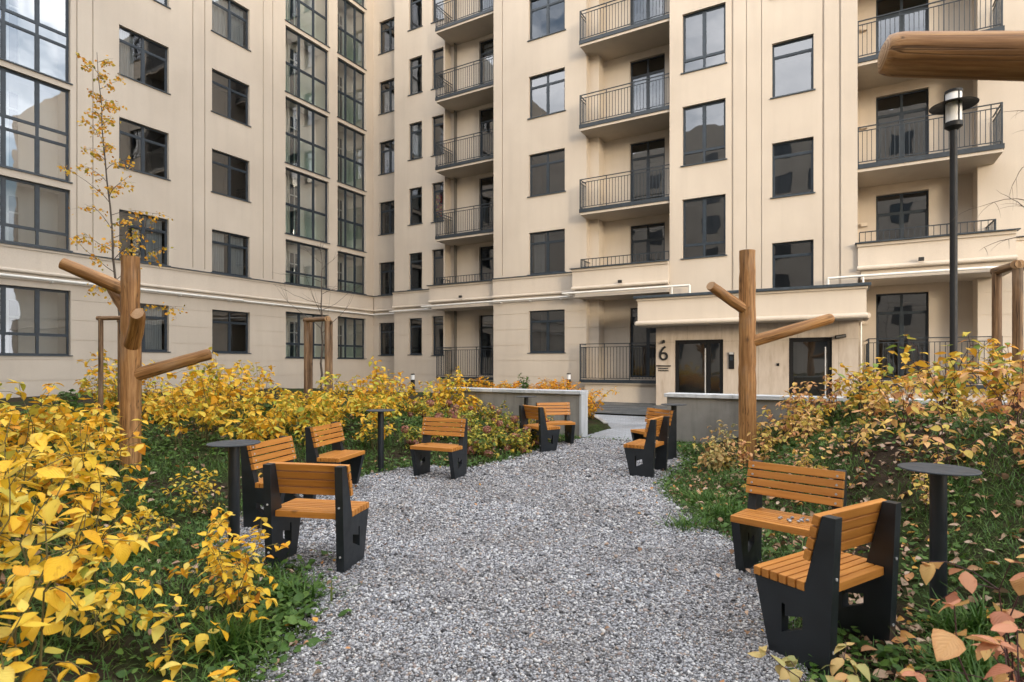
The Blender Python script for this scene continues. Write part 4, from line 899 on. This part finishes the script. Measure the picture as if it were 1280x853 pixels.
# band course with moulding and dark metal ledge
def course(face,a0,a1,ends=0):
    f=face.f; trimm.box(a0,a1,-.06,.001,4.72,5.50,f); capm.box(a0-.0,a1+.0,-.15,.002,5.50,5.535,f)
    trimm.tube([f(a0,-.075,4.68),f(a1,-.075,4.68)],.062,10); trimm.box(a0,a1,-.10,.001,5.42,5.497,f)
    trimm.box(a0,a1,-.03,.001,4.40,4.60,f)
course(L,-12,24.9); trimm.build('band_course',M['trim'],BLD); capm.build('band_ledge',M['capm'],BLD); trimm=MB(); capm=MB(); course(S0,LU+.1,S0.a1-.08); course(S1,S1.a0-.06,S1.a1); trimm.build('band_course',M['trim'],BLD); capm.build('band_ledge',M['capm'],BLD); trimm=MB(); capm=MB(); course(S2,S2.a0,S2.a1); trimm.build('band_course',M['trim'],BLD); capm.build('band_ledge',M['capm'],BLD); trimm=MB(); capm=MB(); course(S5,um(1272,22)+.15,19)
wallm.build('wall',M['plaster'],BLD); bandm.build('ground_floor_band',M['plaster'],BLD); trimm_later=True
# balconies
def railing(u0,u1,w0,w1,z0,h,parent,left=True,right=False,step=.125,two=True):
    m=MB(); t=.014
    m.box(u0,u1,w0-.02,w0+.02,z0+h-.03,z0+h); 
    if two: m.box(u0,u1,w0-t,w0+t,z0+h-.16,z0+h-.135)
    m.box(u0,u1,w0-t,w0+t,z0+.05,z0+.075)
    n=int((u1-u0)/step)
    zt=z0+h-.16 if two else z0+h-.03
    for i in range(n+1):
        a=u0+(u1-u0)*i/n; m.box(a-.009,a+.009,w0-.009,w0+.009,z0+.075,zt)
    for i in range(0,n+1,max(1,n//3)): a=u0+(u1-u0)*i/n; m.box(a-.014,a+.014,w0-.014,w0+.014,z0-.02,z0+h-.03)
    for s,on in ((u0,left),(u1,right)):
        if not on: continue
        m.box(s-.02,s+.02,w0+.02,w1,z0+h-.03,z0+h); m.box(s-t,s+t,w0+t,w1,z0+.05,z0+.075)
        if two: m.box(s-t,s+t,w0+t,w1,z0+h-.16,z0+h-.135)
        k=max(2,int((w1-w0)/step))
        for i in range(1,k+1): b=w0+(w1-w0)*i/k-.01; m.box(s-.009,s+.009,b-.009,b+.009,z0+.075,zt)
        m.box(s-.022,s+.022,w0-.022,w0+.022,z0-.04,z0+h)
    return m.build('railing',M['rail'],parent)
def balcony(u0,u1,w0,w1,zb,left=True,right=False):
    m=MB(); m.box(u0,u1,w0,w1-.003,zb,zb+.16); o=m.build('balcony',M['plaster'],BLD,bevel=.006)
    m=MB(); m.box(u0-.03,u1-.003 if not right else u1+.03,w0-.035,w0-.002,zb+.10,zb+.25); m.box(u0-.03,u0-.002,w0-.002,w1-.6,zb+.10,zb+.25)
    if right: m.box(u1+.002,u1+.03,w0-.002,w1-.9,zb+.10,zb+.25)
    m.box(u0+.001,u1-.004,w0+.001,w1-.004,zb+.163,zb+.22); m.build('edge_beam',M['rail'],o)
    railing(u0+.01,u1-.03,w0-.005,w1-.05 if not right else w1-.85,zb+.26,1.22,o,left,right)
    return o
bu=(um(545,23.1),um(617,22.6)-.003,23.1,24.5),(um(725,22.0),S3.a0-.003,22.0,23.6),(c2+.003,um(1254,22.0),22.0,24.0)
for i,(u0,u1,w0,w1) in enumerate(bu):
    for k in range(5): balcony(u0,u1,w0,w1,7.76+PIT*k+(.14 if i==2 else 0),True,i==2)
    # first floor: solid parapet with a low rail on top
    w0p=w0-.22; ux=u1 if i<2 else um(1270,21.8); ul=u0-.25 if i<2 else u0
    m=MB(); m.box(ul,ux,w0p,w0p+.2,4.72,5.50); m.box(ul,ul+.2,w0p+.2,(24.0 if i==0 else 22.6 if i==1 else 21.9)-.07 if i<2 else w0p+.21,4.72,5.50) if i<2 else None
    m.tube([(ul-.02,w0p-.02,4.70),(ux+(.02 if i==2 else 0),w0p-.02,4.70)],.075,10); m.box(ul+.08,ux-.004,w0p+.06,w1-.003,4.34,4.66); m.box(ul-.03,ux,w0p-.05,w0p+.24,5.40,5.498)
    if i==2: m.box(ux-.2,ux,w0p+.2,23.1,4.72,5.5)
    o=m.build('balcony_parapet',M['trim'],BLD,bevel=.005)
    m=MB(); m.box(ul-.08,ux+(.08 if i==2 else -.004),w0p-.13,w0p+.26,5.50,5.53); m.build('ledge',M['capm'],o)
    railing(u0+.05,(u1-.05) if i<2 else um(1245,21.9),w0+.0,w1-.3,5.53,.40,o,i<2,i==2,.16,False)
for k in range(6):
    a=um(1080,24.0); m=MB(); m.box(a-.1,a+.1,23.86,23.997,3.0+PIT*k,3.12+PIT*k); m.build('vent_hood',M['trim'],BLD,bevel=.005)
# ground floor balconies
for i,(u0,u1,w0,w1) in enumerate(((um(546,23.2),um(617,22.6)-.003,23.2,24.5),(um(725,22.0),um(820,21.4)-.02,22.0,23.6),(c2+.3,um(1253,22.0),22.0,24.0))):
    m=MB(); m.box(u0,u1,w0,w1-.02,.78,.93); 
    if i: m.box(u0+.15,u1,w0+.12,w1-.02,-.3,.778)
    o=m.build('balcony',M['plaster'],BLD,bevel=.005); m=MB(); m.box(u0-.02,u1,w0-.03,w0-.002,.83,.96); m.build('edge_beam',M['rail'],o)
    railing(u0+.01,u1-.02,w0,w1-.05,.95,1.48,o,True,i==2,.13)
# entrance
EW=21.3
e0,e1=um(820,EW),um(1073,EW)
E=Face(FM(EW),e0,e1,-.2,2.98); keep=wallm; wallm=MB()
dr=[]
for p0,p1 in ((843.5,904),(986,1040)):
    a0,a1=um(p0,EW),um(p1,EW); E.h.append((a0,a1,.05,2.47)); dr.append((a0,a1))
emit(E,.16)
for s in (e0,e1): wallm.quad((s,EW,-.2),(s,21.9,-.2),(s,21.9,2.98),(s,EW,2.98))
ent=wallm.build('entrance_wall',M['travertine'],BLD)
for i,(a0,a1) in enumerate(dr):
    m=MB(); f=E.f; m.box(a0+.002,a0+.13,.06,.12,.05,2.468,f); m.box(a1-.13,a1-.002,.06,.12,.05,2.468,f); m.box(a0+.13,a1-.13,.06,.12,2.33,2.468,f); m.box(a0+.13,a1-.13,.06,.12,.05,.14,f)
    if i==0: mx_=a0+(a1-a0)*.70; m.box(mx_-.07,mx_+.07,.06,.12,.14,2.33,f)
    o=m.build('entrance_door',M['black'],BLD)
    m=MB()
    if i==0: m.quad(f(a0+.13,.09,.14),f(mx_-.07,.09,.14),f(mx_-.07,.09,2.33),f(a0+.13,.09,2.33)); m.quad(f(mx_+.07,.09,.14),f(a1-.13,.09,.14),f(a1-.13,.09,2.33),f(mx_+.07,.09,2.33))
    else: m.quad(f(a0+.13,.09,.14),f(a1-.13,.09,.14),f(a1-.13,.09,2.33),f(a0+.13,.09,2.33))
    m.build('pane',M['glass'],o)
    m=MB(); hx=mx_-.10 if i==0 else a1-.19; m.tube([f(hx,-.03,.3),f(hx,-.03,2.15)],.022,10); m.tube([f(hx,-.03,.4),f(hx,.08,.4)],.01,6); m.tube([f(hx,-.03,2.05),f(hx,.08,2.05)],.01,6); m.build('handle',M['steel'],o)
    # lobby
    m=MB(); r0,r1=a0-.2,a1+.2
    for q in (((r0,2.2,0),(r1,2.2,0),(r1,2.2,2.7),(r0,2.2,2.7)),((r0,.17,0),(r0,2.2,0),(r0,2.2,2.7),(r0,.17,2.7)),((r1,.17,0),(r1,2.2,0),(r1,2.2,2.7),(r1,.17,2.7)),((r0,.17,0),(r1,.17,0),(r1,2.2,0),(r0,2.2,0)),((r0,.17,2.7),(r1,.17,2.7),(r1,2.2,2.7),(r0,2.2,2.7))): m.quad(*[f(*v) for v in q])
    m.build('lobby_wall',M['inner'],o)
    if i==1:
        m=MB(); m.box(a0+.22,a0+.40,.5,.56,.1,2.3,f); m.build('lobby_jamb',M['trim'],o)
g0,g1,gw=um(797,20.3),um(1083,20.3),20.3
m=MB(); m.box(g0,g1,gw,21.9-.004,3.08,3.95); m.tube([(g0-.04,gw-.03,3.06),(g1+.04,gw-.03,3.06)],.085,12); m.tube([(g0-.03,gw-.03,3.06),(g0-.03,21.85,3.06)],.085,12); m.tube([(g1+.03,gw-.03,3.06),(g1+.03,21.85,3.06)],.085,12)
m.box(g0+.06,g1-.06,gw+.06,21.895,2.985,3.077)
m.box(g0-.04,g1+.04,gw-.05,21.89,3.88,3.955)
can=m.build('entrance_canopy',M['trim'],BLD,bevel=.006)
m=MB(); m.box(g0-.12,g1+.12,gw-.14,21.89,3.957,4.045); m.build('canopy_roof',M['capm'],can,bevel=.005)
# gas pipes
m=MB()
def pipe(pts,r=.042):
    for a,b in zip(pts[:-1],pts[1:]): m.tube([a,b],r,10)
pz=4.47
pipe([(LU+.20,-12,pz),(LU+.20,wl(300),pz)],.05); pipe([(LU+.20,wl(300)+.02,pz-.03),(LU+.20,24.75,pz-.03),(S1.a0-.15,24.75,pz-.03),(S1.a0-.15,23.78,pz-.03),(S1.a1-.5,23.78,pz),(S1.a1-.5,22.72,pz),(bu[0][1]+.1,22.4,pz),(c1-.6,22.4,pz),(c1-.6,21.5,pz+.02),(um(862,21.5),21.5,pz+.02),(um(862,21.5),21.5,4.05)])
m.build('gas_pipe',M['white_pipe'],BLD,True,autos=40); m=MB()
pipe([(um(1035,21.5),21.6,4.05),(um(1035,21.5),21.6,4.42),(um(1075,21.5),21.5,4.42),(um(1230,21.6),21.5,4.42),(9,22.9,4.42)])
m.build('gas_pipe',M['white_pipe'],BLD,True,autos=40); m=MB()
for a in np.arange(-4,24,2.2): m.box(LU+.05,LU+.26,a-.015,a+.015,pz-.09,pz-.05)
for a in np.arange(S2.a0+.5,S2.a1-.8,1.5): m.box(a-.02,a+.02,22.38,22.55,pz-.10,pz-.05)
m.tube([(um(840,21.5),21.5,4.04),(um(840,21.5),21.5,4.49)],.03,8); m.tube([(um(1079,21.5),21.5,4.04),(um(1079,21.5),21.5,4.42)],.03,8)
m.build('pipe_bracket',M['white_pipe'],BLD,True,autos=40)
m=MB(); m.tube([(S2.a0-.06,22.75,1.2),(S2.a0-.06,22.75,4.45)],.03,8); m.tube([(um(1077,21.0),21.6,1.0),(um(1077,21.0),21.6,4.0)],.03,8); m.build('downpipe',M['white_pipe'],BLD,True)
trimm.build('band_course',M['trim'],BLD); capm.build('band_ledge',M['capm'],BLD)
# small fittings on the facade
def text(body,size,loc,parent,name,mat,ext=.015,align='CENTER'):
    c=bpy.data.curves.new(name,'FONT'); c.body=body; c.size=size; c.extrude=ext; c.align_x=align; o=bpy.data.objects.new(name,c); COL.objects.link(o)
    bpy.context.view_layer.update(); me=bpy.data.meshes.new_from_object(o.evaluated_get(bpy.context.evaluated_depsgraph_get())); bpy.data.objects.remove(o)
    me.materials.clear(); me.materials.append(mat); q=bpy.data.objects.new(name,me); COL.objects.link(q); q.parent=parent; q.location=loc; q.rotation_euler=(R(90),0,0); return q
a6=um(829.5,EW)
sg=MB(); sg.box(a6-.27,a6+.27,EW-.03,EW-.002,1.50,1.545); sg=sg.build('number_sign',M['sign'],BLD)
text('6',.78,(a6,EW-.02,1.73),sg,'numeral',M['sign'],.02)
m=MB(); rd=random.Random(4)
for z in (1.40,1.32):
    a=a6-.20
    while a<a6+.18: w_=rd.uniform(.02,.035); m.box(a,a+w_,EW-.012,EW-.002,z,z+.05); a+=w_+.012
m.build('small_lettering',M['sign'],sg)
ai=um(914.5,EW); m=MB(); m.box(ai-.09,ai+.09,EW-.05,EW-.002,1.42,2.0); o=m.build('intercom',M['black'],BLD,bevel=.006); m=MB(); m.box(ai-.07,ai+.07,EW-.09,EW-.051,1.93,2.01); m.build('hood',M['steel'],o)
m=MB(); m.box(ai-.05,ai+.05,EW-.056,EW-.051,1.72,1.86); m.build('screen',M['frame'],o)
ab=um(972.5,EW); m=MB(); m.box(ab-.04,ab+.04,EW-.03,EW-.002,1.53,1.62); m.build('switch_box',M['black'],BLD)
ac=um(1056,EW); m=MB(); m.tube([(ac,EW-.004,2.52),(ac,EW-.10,2.50)],.03,8); m.tube([(ac+.02,EW-.10,2.5),(ac-.26,EW-.22,2.45)],.06,12); m.build('security_camera',M['sign'],BLD,True,autos=40)
al=um(830,EW); m=MB(); m.tube([(al,EW-.002,2.44),(al,EW-.08,2.44)],.05,10); m.box(al-.05,al+.05,EW-.14,EW-.06,2.36,2.41); m.build('wall_light',M['sign'],BLD)
for px,z,wv in ((776,4.80,21.72),(1151,4.80,21.72),(577,4.80,22.8)):
    a=um(px,wv); m=MB(); m.box(a-.07,a+.07,wv-.16,wv-.05,z-.02,z+.09); m.build('floodlight',M['sign'],BLD)

# ------------------------------------------------------------------ neighbouring blocks of the courtyard (behind and right of the camera)
def block(u0,u1,w0,w1,h,faces,label):
    root=empty('apartment_building',(0,0,0),ANG); tag(root,label,'building'); m=MB(); m.box(u0,u1,w0,w1,-.4,h); m.build('wall',M['plaster'],root); first=None
    for (ax,c,a0,a1) in faces:
        a=a0
        while a<a1:
            for k in range(int((h-3)/PIT)):
                z=2.1+PIT*k
                if first is None:
                    q=MB(); q.box(-.85,.85,-.02,.004,0,1.9); first=q.build('window',M['frame'],root); q=MB()
                    for x0,x1 in ((-.78,-.04),(.04,.78)): q.quad((x0,-.024,.07),(x1,-.024,.07),(x1,-.024,1.83),(x0,-.024,1.83))
                    q.build('pane',M['glass_dark'],first); o=first
                else: o=copy_tree(first,root)
                if ax=='w': o.location=(a,c,z); o.rotation_euler=(0,0,math.pi)
                else: o.location=(c,a,z); o.rotation_euler=(0,0,-math.pi/2)
            a+=3.6
t=NT('dark_pane'); M['glass_dark']=t.end(t.pbsdf((.09,.095,.10),.08))
block(20,27,-44,-12.5,29,[('u',20,-42,-13.5)],'unseen beige neighbouring wing on the right shaped to block the sun')  # out of view; placed and cut to keep the sun off the left wing
block(-36,18,-34,-22,28,[('w',-22,-34,16)],'beige neighbouring block closing the courtyard behind the camera')
